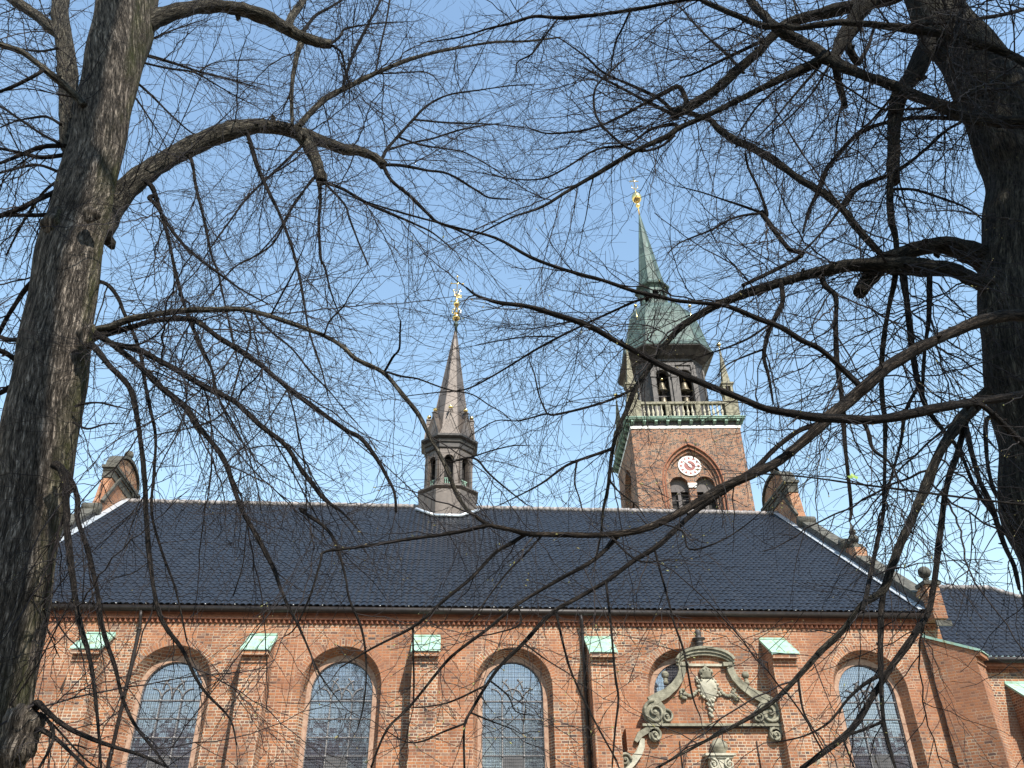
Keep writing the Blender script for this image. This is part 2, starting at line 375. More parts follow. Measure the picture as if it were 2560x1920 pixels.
for (cx, hw) in WIN:
    rg = MB(); o1 = arch_pts(cx, hw+.15, 8.31, 2.6); o2 = arch_pts(cx, hw, 8.27, 2.6)
    reveal(rg, o1, 30.398, o2, 30.398); reveal(rg, o2, 30.398, o2, 30.54)
    win = rg.build('window', MAT['ring'], church, fix=False)
    gl = MB(); face_fill(gl, arch_pts(cx, hw, 8.27, 2.6), 30.53); gl.build('glass', MAT['glass'], win, fix=False)
    fr = MB(); yb = 30.49
    def bar(a, b, r=.022, y=yb): fr.tube([(a[0], y, a[1]), (b[0], y, b[1])], [r, r], 4, False)
    m = hw*.345
    for s in (-1, 1): bar((cx+s*m, 2.7), (cx+s*m, 8.05), .026)
    z = 8.0
    while z > 2.8:
        bar((cx-hw, z), (cx+hw, z), .022, yb-.015)
        for s in (-1, 1): fr.sphere((cx+s*m, yb-.045, z), .042, 8, 6)
        z -= .59
    def arc(c, r, a0, a1, n=8):
        fr.tube([(c[0]+r*math.cos(a0+(a1-a0)*k/n), yb, c[1]+r*math.sin(a0+(a1-a0)*k/n)) for k in range(n+1)], [.024]*(n+1), 5)
    for s in (-1, 1):
        arc((cx, 8.05), m, math.pi/2 - s*math.pi/2, math.pi/2)
        arc((cx+s*2*m, 8.05), m, math.pi if s > 0 else 0, math.pi/2)
        arc((cx+s*m*2.0, 8.05), m*2.0, math.pi if s > 0 else 0, math.pi - 1.05 if s > 0 else 1.05)
        arc((cx-s*m*.4, 8.35), m*1.4, 0 if s > 0 else math.pi, .9 if s > 0 else math.pi-.9)
    ol = arch_pts(cx, hw-.012, 8.27, 2.6)
    fr.tube([(p[0], yb-.03, p[1]) for p in ol], [.016]*len(ol), 4, False)
    fr.build('mullions', MAT['leadwork'], win)
    ws = MB(); z = 2.7; yw = 30.43
    while z < 8.27+hw-.03:
        hh = hw if z < 8.27 else math.sqrt(max(hw*hw-(z-8.27)**2, 0))
        ws.tube([(cx-hh, yw, z), (cx+hh, yw, z)], [.0065]*2, 4, False, False); z += .096
    x = -hw+.04
    while x < hw:
        zt = 8.27+math.sqrt(max(hw*hw-x*x, 0))
        ws.tube([(cx+x, yw+.01, 2.6), (cx+x, yw+.01, zt)], [.0038]*2, 4, False, False); x += .07
    ws.build('wire_screen', MAT['wire'], win)
    vp = MB(); vp.box(cx-m+.03, cx+m-.03, 30.47, 30.5, 5.66, 6.21); vp.build('vent_panel', MAT['vent'], win)

fz = MB()
n = int((18.45+16.9)/.182)
for k in range(n):
    x = -16.9+.182*(k+.5)
    fz.add([(x-.087,29.998,10.52),(x,29.875,10.52),(x+.087,29.998,10.52),(x-.087,29.998,10.635),(x,29.875,10.635),(x+.087,29.998,10.635)],
           [(0,1,2),(5,4,3),(0,3,4,1),(1,4,5,2)])
fz.box(-16.9, 18.5, 29.855, 30.02, 10.637, 10.685)
fz.box(-16.9, 18.03, 29.93, 30.02, 10.686, 10.83)
fz.box(-16.9, 18.03, 29.89, 30.02, 10.832, 11.06)
fz.build('eaves_frieze', MAT['brick_plain'], church)
roof = tile_field(GL, GR, EAVE_Y, EAVE_Z, RIDGE_Y, RIDGE_Z).build('roof', MAT['tiles'], church, fix=False)
bk = MB(); bk.add([(GL,RIDGE_Y,RIDGE_Z-.03),(GR,RIDGE_Y,RIDGE_Z-.03),(GR,52.6,11),(GL,52.6,11)], [(0,1,2,3)]); bk.build('rear_slope', MAT['tiles'], roof, fix=False)
rd = MB(); x = GL
rg_ = random.Random(5)
while x < GR-.2:
    z = RIDGE_Z+.02+rg_.uniform(-.012, .012)
    rd.tube([(x, RIDGE_Y, z), (x+.37, RIDGE_Y, z+.012)], [.125, .14], 10, True); x += .36
rd.build('ridge_tiles', MAT['ridge'], roof)
def slope_strip(mb, x0, x1, h0, h1, ya=EAVE_Y, yb=RIDGE_Y):
    c = [(ya, roof_z(ya)), (yb, roof_z(yb))]
    mb.hexa([(x0,c[0][0],c[0][1]+h0),(x1,c[0][0],c[0][1]+h0),(x1,c[1][0],c[1][1]+h0),(x0,c[1][0],c[1][1]+h0),
             (x0,c[0][0],c[0][1]+h1),(x1,c[0][0],c[0][1]+h1),(x1,c[1][0],c[1][1]+h1),(x0,c[1][0],c[1][1]+h1)])
fl = MB(); slope_strip(fl, GL+.01, GL+.36, .085, .12); fl.build('flashing', MAT['zinc'], roof)
fl = MB(); slope_strip(fl, GR-.30, GR-.01, .085, .12); fl.build('flashing', MAT['zinc'], roof)
gt = MB(); gt.tube([(-16.88, 29.74, 10.95), (18.02, 29.74, 10.95)], [.12, .12], 12)
gutter = gt.build('gutter', MAT['gutter'], church)
x = -15.6
while x < 18:
    q = MB(); q.box(x-.014, x+.014, 29.62, 29.74, 11.075, 11.09); q.box(x-.012, x+.012, 29.72, 29.74, 11.09, 11.13); q.build('gutter_clip', MAT['white'], gutter); x += 1.02
for x0 in (4.93, -10.62):
    dp = MB(); dp.tube([(x0-.02,29.72,10.85),(x0,29.74,10.65),(x0+.02,29.84,10.35),(x0+.02,29.87,10.0),(x0+.02,29.87,0)], [.058,.058,.058,.062,.062], 10)
    for z in (10.2, 8.2, 6.2): dp.tube([(x0+.02,29.86,z), (x0+.02,29.86,z+.07)], [.08,.08], 10)
    dp.build('downpipe', MAT['gutter'], church)

def buttress(parent, c, yw, ztop, w=.46, out=.98, drop=.73, rot=None):
    b = MB(); st = len(b.v)
    b.box(c-w+.015, c+w-.015, yw-out+.20, yw, 0, ztop-drop-.34)
    zb = ztop-drop
    b.hexa([(c-w+.015,yw-out+.20,zb-.339),(c+w-.015,yw-out+.20,zb-.339),(c+w-.015,yw,zb-.339),(c-w+.015,yw,zb-.339),
            (c-w+.015,yw-out+.20,zb+.10),(c+w-.015,yw-out+.20,zb+.10),(c+w-.015,yw,ztop-.03),(c-w+.015,yw,ztop-.03)])
    b.box(c-w, c+w, yw-out+.02, yw-out+.195, zb-.15, zb-.005)
    b.box(c-w+.005, c+w-.005, yw-out+.15, yw-out+.197, zb-.37, zb-.33)
    cp = MB(); t_, e = .035, .03
    def slab(x0, x1, l0, l1):
        cp.hexa([(x0,yw-out-.03,zb+l0),(x1,yw-out-.03,zb+l0),(x1,yw-.005,ztop+l0),(x0,yw-.005,ztop+l0),
                 (x0,yw-out-.03,zb+l1),(x1,yw-out-.03,zb+l1),(x1,yw-.005,ztop+l1),(x0,yw-.005,ztop+l1)])
    slab(c-w-.02, c+w+.02, .0, t_); slab(c-.012, c+.012, t_+.002, t_+.022)
    slab(c-w-.04, c-w-.021, -.05, t_+.012); slab(c+w+.021, c+w+.04, -.05, t_+.012)
    cp.box(c-w-.02, c+w+.02, yw-.03, yw-.002, ztop+.04, ztop+.10)
    if rot:
        a, px, py = rot; ca, sa = math.cos(a), math.sin(a)
        for m_ in (b, cp): m_.v = [(px+ca*(x-px)-sa*(y-py), py+sa*(x-px)+ca*(y-py), z) for x, y, z in m_.v]
    o = b.build('buttress', MAT['brick'], parent)
    cp.build('copper_cap', MAT['copper'], o)
    return o
for c in (-11.9, -6.36, -.64, 5.51, 12.0): buttress(church, c, 30.0, 10.06)
buttress(church, 18.06, 30.0, 10.2, out=1.75, drop=.85, w=.5, rot=(R(45), 17.9, 30.0))
# ---- gables at both ends of the roof
def gable(x0, x1, inner):
    prof = [(29.25, 10.72), (29.25, 12.0), (29.75, 12.0)]
    def line(y): return roof_z(y)+.40
    prof += [(30.1, line(30.1)), (33.7, line(33.7)), (33.75, line(33.75)+.55), (34.5, line(34.5)+.2), (34.6, line(34.6)), (37.6, line(37.6))]
    half = [(38.75, 18.5), (38.8, 18.9), (38.95, 19.3), (39.0, 19.8), (39.12, 20.4), (39.3, 20.9), (39.2, 20.93), (39.2, 21.2), (39.4, 21.22)]
    half += [(41-1.6*math.cos(a), 21.22+.95*math.sin(a)) for a in (.25, .55, .85, 1.15, 1.4)]
    prof += half + [(41.0, 22.2)] + [(82-y, z) for y, z in half[::-1]]
    prof += [(44.4, line(37.6)), (52.5, 11.6), (52.5, 10.72)]
    m = MB(); m.ext(prof, x0, x1, 'yz')
    o = m.build('gable_wall', MAT['brick'], church)
    st = MB(); e = .07
    def cope(ya, yb, za=None, zb=None, hgt=.17):
        za = line(ya) if za is None else za; zb = line(yb) if zb is None else zb
        st.hexa([(x0-e,ya,za),(x1+e,ya,za),(x1+e,yb,zb),(x0-e,yb,zb),(x0-e,ya,za+hgt),(x1+e,ya,za+hgt),(x1+e,yb,zb+hgt),(x0-e,yb,zb+hgt)])
    cope(30.05, 33.72); cope(34.58, 38.2); cope(29.15, 29.85, 12.0, 12.0, .14)
    st.box(x0-.03, x1+.03, 29.16, 29.24, 10.42, 10.62)
    for yy in (38.4, 43.6): st.tube([(x0-.16, yy, line(38.05)+.38), (x1+.16, yy, line(38.05)+.38)], [.27, .27], 16)
    st.tube([(x0-.1, 34.75, line(34.75)+.3), (x1+.1, 34.75, line(34.75)+.3)], [.26, .26], 14)
    st.box(x0-.08, x1+.08, 39.15, 42.85, 20.92, 21.06); st.box(x0-.14, x1+.14, 39.05, 42.95, 21.06, 21.2)
    st.box(x0-.03, x1+.03, 39.1, 42.9, 20.5, 20.85)
    for sy in (-1, 1):   # raking stone strips on the faces of the crowning piece
        xa = x0-.025 if inner > 0 else x1+.025
        st.tube([(xa, 41+sy*2.3, 19.0), (xa, 41+sy*.9, 21.0)], [.11, .11], 4, False)
    cap = [(41+1.68*math.cos(math.pi*k/12), 21.2+1.05*math.sin(math.pi*k/12)) for k in range(13)]
    for p, q in zip(cap[:-1], cap[1:]):
        st.hexa([(x0-.1,p[0],p[1]),(x1+.1,p[0],p[1]),(x1+.1,q[0],q[1]),(x0-.1,q[0],q[1]),(x0-.1,p[0],p[1]+.14),(x1+.1,p[0],p[1]+.14),(x1+.1,q[0],q[1]+.14),(x0-.1,q[0],q[1]+.14)])
    st.build('coping', MAT['stone_dark'], o)
    lp = MB(); xa, xb = (x0-.012, x0-.002) if inner > 0 else (x1+.002, x1+.012)
    slope_strip(lp, xa, xb, .06, .36, EAVE_Y, 38.6); lp.build('lead_upstand', MAT['lead_dark'], o)
    xc = (x0+x1)/2
    for y, z, r in ((29.5, 12.14, .235), (41.0, 22.32, .24)):
        b = MB(); b.lathe(xc, y, [(.16, z), (.09, z+.08), (.09, z+.14), (.13, z+.17), (.05, z+.2)], 12); b.sphere((xc, y, z+.19+r), r, 18, 12)
        b.build('ball_finial', MAT['stone_dark'], o)
    b = MB(); z = line(34.1)+.35
    b.box(xc-.22, xc+.22, 33.85, 34.35, z-.3, z+.12); b.lathe(xc, 34.1, [(.1, z+.12), (.07, z+.2), (.12, z+.24)], 10); b.sphere((xc, 34.1, z+.44), .21, 16, 10)
    b.lathe(xc, 34.1, [(.05, z+.63), (.15, z+.72), (.16, z+.8), (.05, z+1.0), (.01, z+1.3)], 10)
    b.build('flame_finial', MAT['stone_dark'], o)
gable(18.03, 18.55, 1); gable(-17.4, -16.92, -1)

# ---- sandstone portal surround in front of the fourth window
portal = MB(); PY = 29.62
body = [(6.95,7.08),(7.0,7.6),(7.4,7.9),(7.85,8.2),(8.25,8.65),(8.4,9.05),(8.35,9.17)]
topa = [(9.23-.95*math.cos(math.pi*k/10), 9.15+.42*math.sin(math.pi*k/10)) for k in range(11)]
body2 = body + topa + [(18.46-x, z) for x, z in body[::-1]]
portal.ext(body2, PY, 29.998, 'xz')
portal.box(6.2, 12.2, PY, 29.998, 0, 6.96)
po = portal.build('portal', MAT['brick'], church)
ss = MB()
def band(pts, wd, y0=PY-.16, y1=PY-.002):   # a moulded band following a curve in the wall plane
    P = [Vector((p[0], 0, p[1])) for p in pts]; Lf, Rt = [], []
    for i, p in enumerate(P):
        tt = (P[min(i+1, len(P)-1)]-P[max(i-1, 0)]).normalized(); nn = Vector((-tt.z, 0, tt.x))
        wv = wd[i] if isinstance(wd, (list, tuple)) else wd
        Lf.append(p+nn*wv/2); Rt.append(p-nn*wv/2)
    n = len(P)
    for i in range(n-1):
        q = [Lf[i], Lf[i+1], Rt[i+1], Rt[i]]
        ss.hexa([(a.x, y0, a.z) for a in q] + [(a.x, y1, a.z) for a in q])
def spiral(c, r, turns, a0, dirn, tr=.05, y=PY-.17):
    n = 26; pts = []; rr = []
    for k in range(n+1):
        f = k/n; a = a0+dirn*2*math.pi*turns*f; q = r*(1-.86*f)
        pts.append((c[0]+q*math.cos(a), y-.05*f, c[1]+q*math.sin(a))); rr.append(tr*(1-.45*f))
    ss.tube(pts, rr, 7)
    ss.sphere((c[0], y-.05, c[1]), r*.17, 10, 8)
def disc(c, r, y0, y1, n=22): ss.ext([(c[0]+r*math.cos(2*math.pi*k/n), c[1]+r*math.sin(2*math.pi*k/n)) for k in range(n)], y0, y1, 'xz')
for s in (1, -1):
    X = lambda v: 9.23+s*(v-9.23)
    band([(X(8.36),9.04),(X(8.36),8.85),(X(8.25),8.6),(X(8.02),8.33),(X(7.72),8.1),(X(7.42),7.95),(X(7.1),7.78)], [.24,.24,.25,.27,.3,.33,.36])
    disc((X(7.22), 7.45), .42, PY-.15, PY-.002); disc((X(7.6), 7.30), .2, PY-.13, PY-.003)
    spiral((X(7.22), 7.45), .40, 1.6, math.pi/2, s, .06); spiral((X(7.62), 7.31), .22, 1.3, math.pi/2, -s, .045)
    # lower scroll and pale swept bracket
    disc((X(7.15), 6.72), .21, PY-.16, PY-.002); spiral((X(7.15), 6.72), .22, 1.4, math.pi/2, -s, .05)
    band([(X(7.3),6.9),(X(6.95),6.9),(X(6.65),6.75),(X(6.48),6.52)], [.14,.2,.2,.12])
    disc((X(6.05), 5.95), .2, PY-.14, PY-.002); spiral((X(6.05), 5.95), .22, 1.4, 0, s, .05)
    b = MB(); b.lathe(X(7.78), 29.72, [(.09,8.42),(.09,8.52),(.06,8.56),(.09,8.6),(.05,8.63)], 10); b.sphere((X(7.78), 29.72, 8.75), .135, 14, 10); b.build('stone_ball', MAT['stone'], po)
    ir = MB(); ir.tube([(X(7.9)+.1, PY-.03, 6.55), (X(7.9)+.1, PY-.03, 5.6)], [.02,.02], 5); ir.build('wall_anchor', MAT['iron'], po)
for dz, wd, yo in ((0, .09, .26), (-.10, .10, .2), (-.2, .09, .14)):
    band([(9.23-1.03*math.cos(math.pi*(.04+.92*k/14)), 9.17+dz+.46*math.sin(math.pi*(.04+.92*k/14))) for k in range(15)], wd, PY-yo, PY-.002)
ss.box(6.75, 11.71, PY-.2, PY-.002, 7.0, 7.08); 
for s in (1, -1): ss.box(9.23+s*.78-.16, 9.23+s*.78+.16, PY-.2, PY-.003, 9.0, 9.13)
ss.build('scrollwork', MAT['stone'], po)
ss = MB(); ss.box(6.9, 11.56, PY-.12, PY-.002, 6.965, 6.998); ss.build('ledge', MAT['gutter'], po)
ss = MB(); ss.box(8.5, 9.96, PY-.06, PY-.002, 9.02, 9.10); ss.build('impost_band', MAT['stone_pale'], po)
for s in (1, -1):
    X = lambda v: 9.23+s*(v-9.23); ss = MB()
    band([(X(6.72),6.62),(X(6.68),6.4),(X(6.55),6.15),(X(6.3),5.9),(X(6.0),5.65)], [.14,.2,.22,.26,.3], PY-.13)
    ss.build('pale_bracket', MAT['stone_pale'], po)
ur = MB(); ur.lathe(9.17, 29.75, [(.16,9.6),(.16,9.68),(.08,9.72),(.15,9.84),(.17,9.9),(.10,9.94),(.24,10.0),(.24,10.04),(.08,10.07),(.12,10.14),(.10,10.2),(.13,10.26),(.05,10.36)], 14)
ur.build('urn', MAT['lead_dark'], po)
ca = MB()
ca.lathe(0, 0, [(.02,-.42),(.16,-.36),(.30,-.15),(.36,.1),(.3,.3),(.1,.36)], 18); ca.v = [(9.23+x, PY-.03+y*.4, 8.25+z) for x, y, z in ca.v]
def blob(mb, c, r, n, seed, sx=1, sz=1):
    q = random.Random(seed)
    for k in range(n): mb.sphere((c[0]+q.uniform(-r, r)*sx, PY-.05+q.uniform(-.05, .03), c[1]+q.uniform(-r, r)*sz), q.uniform(.035, .075), 8, 6)
blob(ca, (9.23, 8.3), .4, 26, 1, 1.0, .8); blob(ca, (9.22, 7.75), .12, 12, 2, 1, 1.6); blob(ca, (9.2, 7.45), .06, 6, 3, 1, 2)
for a in np.linspace(0, 2*math.pi, 18): ca.sphere((9.23+.36*math.cos(a), PY-.1, 8.24+.36*math.sin(a)), .05, 8, 6)
ca.build('carved_shield', MAT['stone_pale'], po)
cw = MB(); cw.lathe(0, 0, [(.2,0),(.22,.06),(.19,.1),(.27,.2),(.24,.3),(.1,.37),(.05,.4),(.05,.44),(.02,.5)], 14); cw.v = [(9.21+x, PY-.08+y*.5, 8.58+z) for x, y, z in cw.v]
for k in range(7): cw.sphere((9.21+.22*math.cos(math.pi*k/6), PY-.19, 8.64+.26*math.sin(math.pi*k/6)), .035, 8, 6)
cw.build('carved_crown', MAT['stone'], po)
for s in (1, -1):
    gd = MB()
    for k in range(14):
        f = k/13; gd.sphere((9.23+s*(.42+.5*f), PY-.04, 8.16-.16*math.sin(math.pi*f)+.02*(k % 2)), .06, 8, 6)
    blob(gd, (9.23+s*.93, 8.05), .1, 16, 7+s, .8, 2.0)
    gd.build('garland', MAT['stone'], po)
cpb = MB(); cpb.lathe(9.3, 29.5, [(.02,6.62),(.18,6.56),(.29,6.4),(.29,6.3),(.2,6.17),(.22,6.13)], 18); cpb.build('stone_ball', MAT['stone'], po)
cpl = MB(); cpl.box(8.72, 9.75, 29.2, 29.64, 6.05, 6.12); cpl.box(8.8, 9.67, 29.26, 29.64, 5.97, 6.05); cpl.box(8.9, 9.57, 29.3, 29.64, 4.5, 5.96)
ss = cpl
for s in (1, -1): spiral((9.235+s*.27, 5.78), .17, 1.6, math.pi/2, s, .04, 29.27)
blob(cpl, (9.23, 5.8), .1, 8, 4)
cpl.build('capital', MAT['stone_pale'], po)

# ------------------------------------------------------------------ lower wing to the right
wing = thing('church_wing', 'lower brick wing with black hipped roof beyond the right gable', 'building', (23, 31.6, 0))
ww = MB(); ww.add([(18.56,31.6,0),(30,31.6,0),(30,31.6,9.55),(18.56,31.6,9.55)], [(0,1,2,3)]); ww.add([(30,31.6,0),(30,41,0),(30,41,9.55),(30,31.6,9.55)], [(0,1,2,3)])
ww.build('wall', MAT['brick'], wing, fix=False)
tile_field(18.56, 25.2, 31.15, 9.88, 36, 14.25, hip=lambda f: 30.3-5.1*f).build('roof', MAT['tiles'], wing, fix=False)
rd = MB()
for x in np.arange(18.7, 25.0, .36): rd.tube([(x,36,14.27),(x+.37,36,14.28)], [.12,.13], 8)
for k in range(24):
    a, b = k/24, (k+1)/24
    rd.tube([(25.2+5.1*a, 36-4.85*a, 14.27-4.37*a), (25.2+5.1*b, 36-4.85*b, 14.29-4.37*b)], [.12,.13], 8)
rd.build('ridge_tiles', MAT['ridge'], wing)
hp = MB(); hp.add([(25.2,36,14.2),(30.3,31.15,9.85),(30.3,40.85,9.85)], [(0,1,2)]); hp.build('hip_slope', MAT['tiles'], wing, fix=False)
fz = MB()
for k in range(62):
    x = 18.6+.182*(k+.5); fz.add([(x-.087,31.595,9.36),(x,31.50,9.36),(x+.087,31.595,9.36),(x-.087,31.595,9.46),(x,31.50,9.46),(x+.087,31.595,9.46)], [(0,1,2),(5,4,3),(0,3,4,1),(1,4,5,2)])
fz.box(18.56, 30, 31.46, 31.62, 9.462, 9.53); fz.box(18.56, 30, 31.3, 31.62, 9.532, 9.8); fz.build('eaves_frieze', MAT['brick_plain'], wing)
gt = MB(); gt.tube([(18.6,31.2,9.74),(30.2,31.2,9.74)], [.12,.12], 12); gt.build('gutter', MAT['gutter'], wing)
buttress(wing, 22.0, 31.6, 8.92)

# ------------------------------------------------------------------ ridge turret (octagonal, lead clad)
turret = thing('ridge_turret', 'slender octagonal lead spire with open belfry on the roof ridge', 'spire', (-.06, 41, 18))
TX, TY = -.06, 41.0
C8 = 1/math.cos(math.pi/8)
def octa(mb, prof, cx=TX, cy=TY): mb.lathe(cx, cy, [(a*C8, z) for a, z in prof], 8, math.pi/8, False)
def face_map(mb, start, cx, cy, th):   # (u along the face, d outwards, z) -> world
    c, s = math.cos(th), math.sin(th)
    mb.v[start:] = [(cx + c*d - s*u, cy + s*d + c*u, z) for u, d, z in mb.v[start:]]
FA = [k*math.pi/4 - math.pi/2 for k in range(8)]
m = MB(); octa(m, [(1.52,17.8),(1.52,20.45),(1.42,20.5)])
for th in FA:
    st = len(m.v); m.box(-.012, .012, 1.5, 1.535, 18, 20.4); face_map(m, st, TX, TY, th)
octa(m, [(1.42,20.5),(1.60,20.62),(1.60,20.70),(1.50,20.76),(1.36,20.84)])
base = m.build('base', MAT['lead'], turret)
m = MB(); m.v = []
f2 = MB()
for k in range(8):
    a0, a1 = math.pi/8+k*math.pi/4, math.pi/8+(k+1)*math.pi/4
    p = [(TX+1.62*C8*math.cos(a), TY+1.62*C8*math.sin(a)) for a in (a0, a1)]
    pts = []
    for q in p: pts.append((q[0], q[1], min(roof_z(q[1]), 2*RIDGE_Z-roof_z(q[1]))+.13))
    f2.tube(pts, [.085, .085], 6)
f2.build('flashing', MAT['zinc'], turret)
m = MB()
aw = 1.22*math.tan(math.pi/8)
for th in FA:
    st = len(m.v); h = arch_pts(0, .235, 22.35, 20.85, 10)
    wall_sheet(m, 1.22, -aw, aw, 20.8, 23.05, [h]); reveal(m, h, 1.22, h, 1.0)
    for s in (-1, 1):
        m.box(s*.36-.07, s*.36+.07, 1.222, 1.29, 20.84, 22.75); m.box(s*.36-.09, s*.36+.09, 1.222, 1.31, 22.3, 22.38)
    hh = arch_pts(0, .27, 22.35, 22.35, 10)
    m.tube([(p[0], 1.235, p[1]) for p in hh], [.04]*len(hh), 5)
    face_map(m, st, TX, TY, th)
bel = m.build('belfry', MAT['lead'], turret, fix=False)
m = MB(); octa(m, [(.86,20.8),(.86,23.0)]); m.build('dark_core', MAT['dark'], bel)
m = MB()
for th in FA:
    st = len(m.v)
    for u in (-.16, -.055, .055, .16): m.lathe(u, 1.14, [(.03,20.86),(.038,20.95),(.02,21.1),(.03,21.2)], 8)
    m.box(-.24, .24, 1.1, 1.18, 21.2, 21.25); face_map(m, st, TX, TY, th)
m.build('balustrade', MAT['copper_edge'], bel)
m = MB(); octa(m, [(1.26,23.0),(1.30,23.05),(1.30,23.3),(1.37,23.34),(1.40,23.5),(1.50,23.56),(1.56,23.62),(1.56,23.74),(1.46,23.8),(1.2,23.86)])
m.build('cornice', MAT['lead_dark'], turret)
for th in FA:
    m = MB(); g_ = .52
    m.hexa([(-g_,.7,23.8),(g_,.7,23.8),(g_,1.38,23.8),(-g_,1.38,23.8),(-.03,.7,25.15),(.03,.7,25.15),(.03,1.3,25.15),(-.03,1.3,25.15)])
    for s in (-1, 1): m.tube([(s*g_,1.385,23.82),(s*.02,1.32,25.2)], [.035,.035], 4, False); m.tube([(s*g_*.6,1.375,23.9),(s*.02,1.335,24.75)], [.02,.02], 4, False)
    m.box(-.08, .08, 1.1, 1.34, 25.1, 25.36); m.box(-.12, .12, 1.08, 1.36, 25.36, 25.42)
    face_map(m, 0, TX, TY, th); go = m.build('gable', MAT['lead'], turret)
    q = MB(); q.sphere((0, 1.2, 25.60), .125, 14, 10); q.lathe(0, 1.2, [(.05,25.42),(.03,25.5)], 8); face_map(q, 0, TX, TY, th); q.build('gilt_ball', MAT['gold'], go)
m = MB(); LX = .10
octa(m, [(1.16,23.8),(1.04,24.6),(.06,31.75)])
for k in range(8):
    a = math.pi/8+k*math.pi/4
    m.tube([(TX+1.16*C8*math.cos(a), TY+1.16*C8*math.sin(a), 23.8), (TX+1.04*C8*math.cos(a), TY+1.04*C8*math.sin(a), 24.6), (TX+.06*math.cos(a), TY+.06*math.sin(a), 31.75)], [.025,.025,.015], 5)
for z in (26.0, 27.6, 29.2):
    q = 1.04*(31.9-z)/(31.9-24.6)
    octa(m, [(q+.003, z-.015), (q+.01, z), (q-.001, z+.015)])
m.v = [(x+.16*max(0, z-24)/8, y, z) for x, y, z in m.v]
spr = m.build('spire', MAT['lead'], turret)
fx = TX+.17
m = MB(); m.lathe(fx, TY, [(.09,31.5),(.08,32.1),(.14,32.15),(.16,32.25),(.1,32.35),(.06,32.5)], 12); m.build('copper_knob', MAT['copper_roof'], turret)
m = MB(); m.sphere((fx, TY, 32.75), .24, 16, 12); m.lathe(fx, TY, [(.06,32.95),(.1,33.05),(.05,33.15)], 10)
for a in np.arange(0, 2*math.pi, math.pi/3):   # open crown of scrolls
    m.tube([(fx+r*math.cos(a), TY+r*math.sin(a), z) for r, z in ((.06,33.0),(.26,33.12),(.27,33.3),(.12,33.5),(.06,33.62))], [.03]*5, 6)
m.sphere((fx, TY, 33.85), .2, 14, 10, 1.2); m.lathe(fx, TY, [(.04,34.05),(.08,34.15),(.03,34.3),(.03,36.0)], 8)
for a, zz, l in ((0, 34.9, .22), (math.pi/2, 34.7, .16)):
    for s in (-1, 1):
        m.tube([(fx, TY, zz-.4), (fx+s*l*.7, TY, zz-.25), (fx+s*l, TY, zz), (fx+s*l*.5, TY, zz+.12)], [.028]*4, 6)
m.tube([(fx-.38, TY, 35.45), (fx+.38, TY, 35.45)], [.035]*2, 6)
for s in (-1, 1): m.sphere((fx+s*.38, TY, 35.45), .06, 8, 6)
m.sphere((fx, TY, 36.02), .07, 8, 6); m.box(fx-.02, fx+.3, TY-.012, TY+.012, 34.3, 34.55)
m.build('gilt_cross', MAT['gold'], turret)

# ------------------------------------------------------------------ clock tower (own axes, front left corner at the origin)
TR_ = -R(3.926)
tower = thing('clock_tower', 'square brick clock tower with balustrade and green copper spire behind the roof', 'tower', (15.118, 60, 0), TR_)
S_ = 9.2; CX = CY = 4.6
m = MB(); hole = point_pts(4.6, 2.42, 31.1, 20, 3.72)
wall_sheet(m, 0, 0, S_, 0, 36.15, [hole])
h2 = point_pts(4.6, 2.2, 31.1, 20, 3.42); h3 = point_pts(4.6, 2.0, 31.1, 20, 3.12)
reveal(m, hole, 0, hole, .16); reveal(m, hole, .16, h2, .16); reveal(m, h2, .16, h2, .34); reveal(m, h2, .34, h3, .34); reveal(m, h3, .34, h3, .5)
bl = [arch_pts(3.54, .76, 31.12, 20, 14), arch_pts(5.67, .78, 31.12, 20, 14)]
wall_sheet(m, .5, 2.6, 6.6, 20, 34.6, bl)
for b_ in bl: reveal(m, b_, .5, b_, 1.15)
for s in range(1, 4):   # the other three faces; the left one has the same tall recess
    st = len(m.v)
    hs = point_pts(4.6, 2.42, 31.1, 20, 3.72); wall_sheet(m, 0, 0, S_, 0, 36.15, [hs]); reveal(m, hs, 0, hs, .5)
    wall_sheet(m, .5, 2.1, 7.1, 20, 34.6, [arch_pts(3.54, .76, 31.12, 20), arch_pts(5.67, .78, 31.12, 20)])
    a = s*math.pi/2; c, sn = round(math.cos(a)), round(math.sin(a))
    m.v[st:] = [(CX+c*(x-CX)-sn*(y-CY), CY+sn*(x-CX)+c*(y-CY), z) for x, y, z in m.v[st:]]
m.build('wall', MAT['brick_tower'], tower, fix=False, local=True)
m = MB()
for k in range(4):
    st = len(m.v); m.box(2.7, 6.5, 1.2, 1.25, 20, 33); a = k*math.pi/2; c, sn = round(math.cos(a)), round(math.sin(a))
    m.v[st:] = [(CX+c*(x-CX)-sn*(y-CY), CY+sn*(x-CX)+c*(y-CY), z) for x, y, z in m.v[st:]]
m.build('dark_interior', MAT['dark'], tower, local=True)
hm = MB()
for hh, r_ in ((point_pts(4.6, 2.47, 31.1, 20, 3.78), .07), (point_pts(4.6, 2.24, 31.1, 20, 3.46), .06)):
    hm.tube([(p[0], .02 if r_ == .07 else .17, p[1]) for p in hh], [r_]*len(hh), 6)
hm.build('arch_moulding', MAT['brick_plain'], tower, local=True)
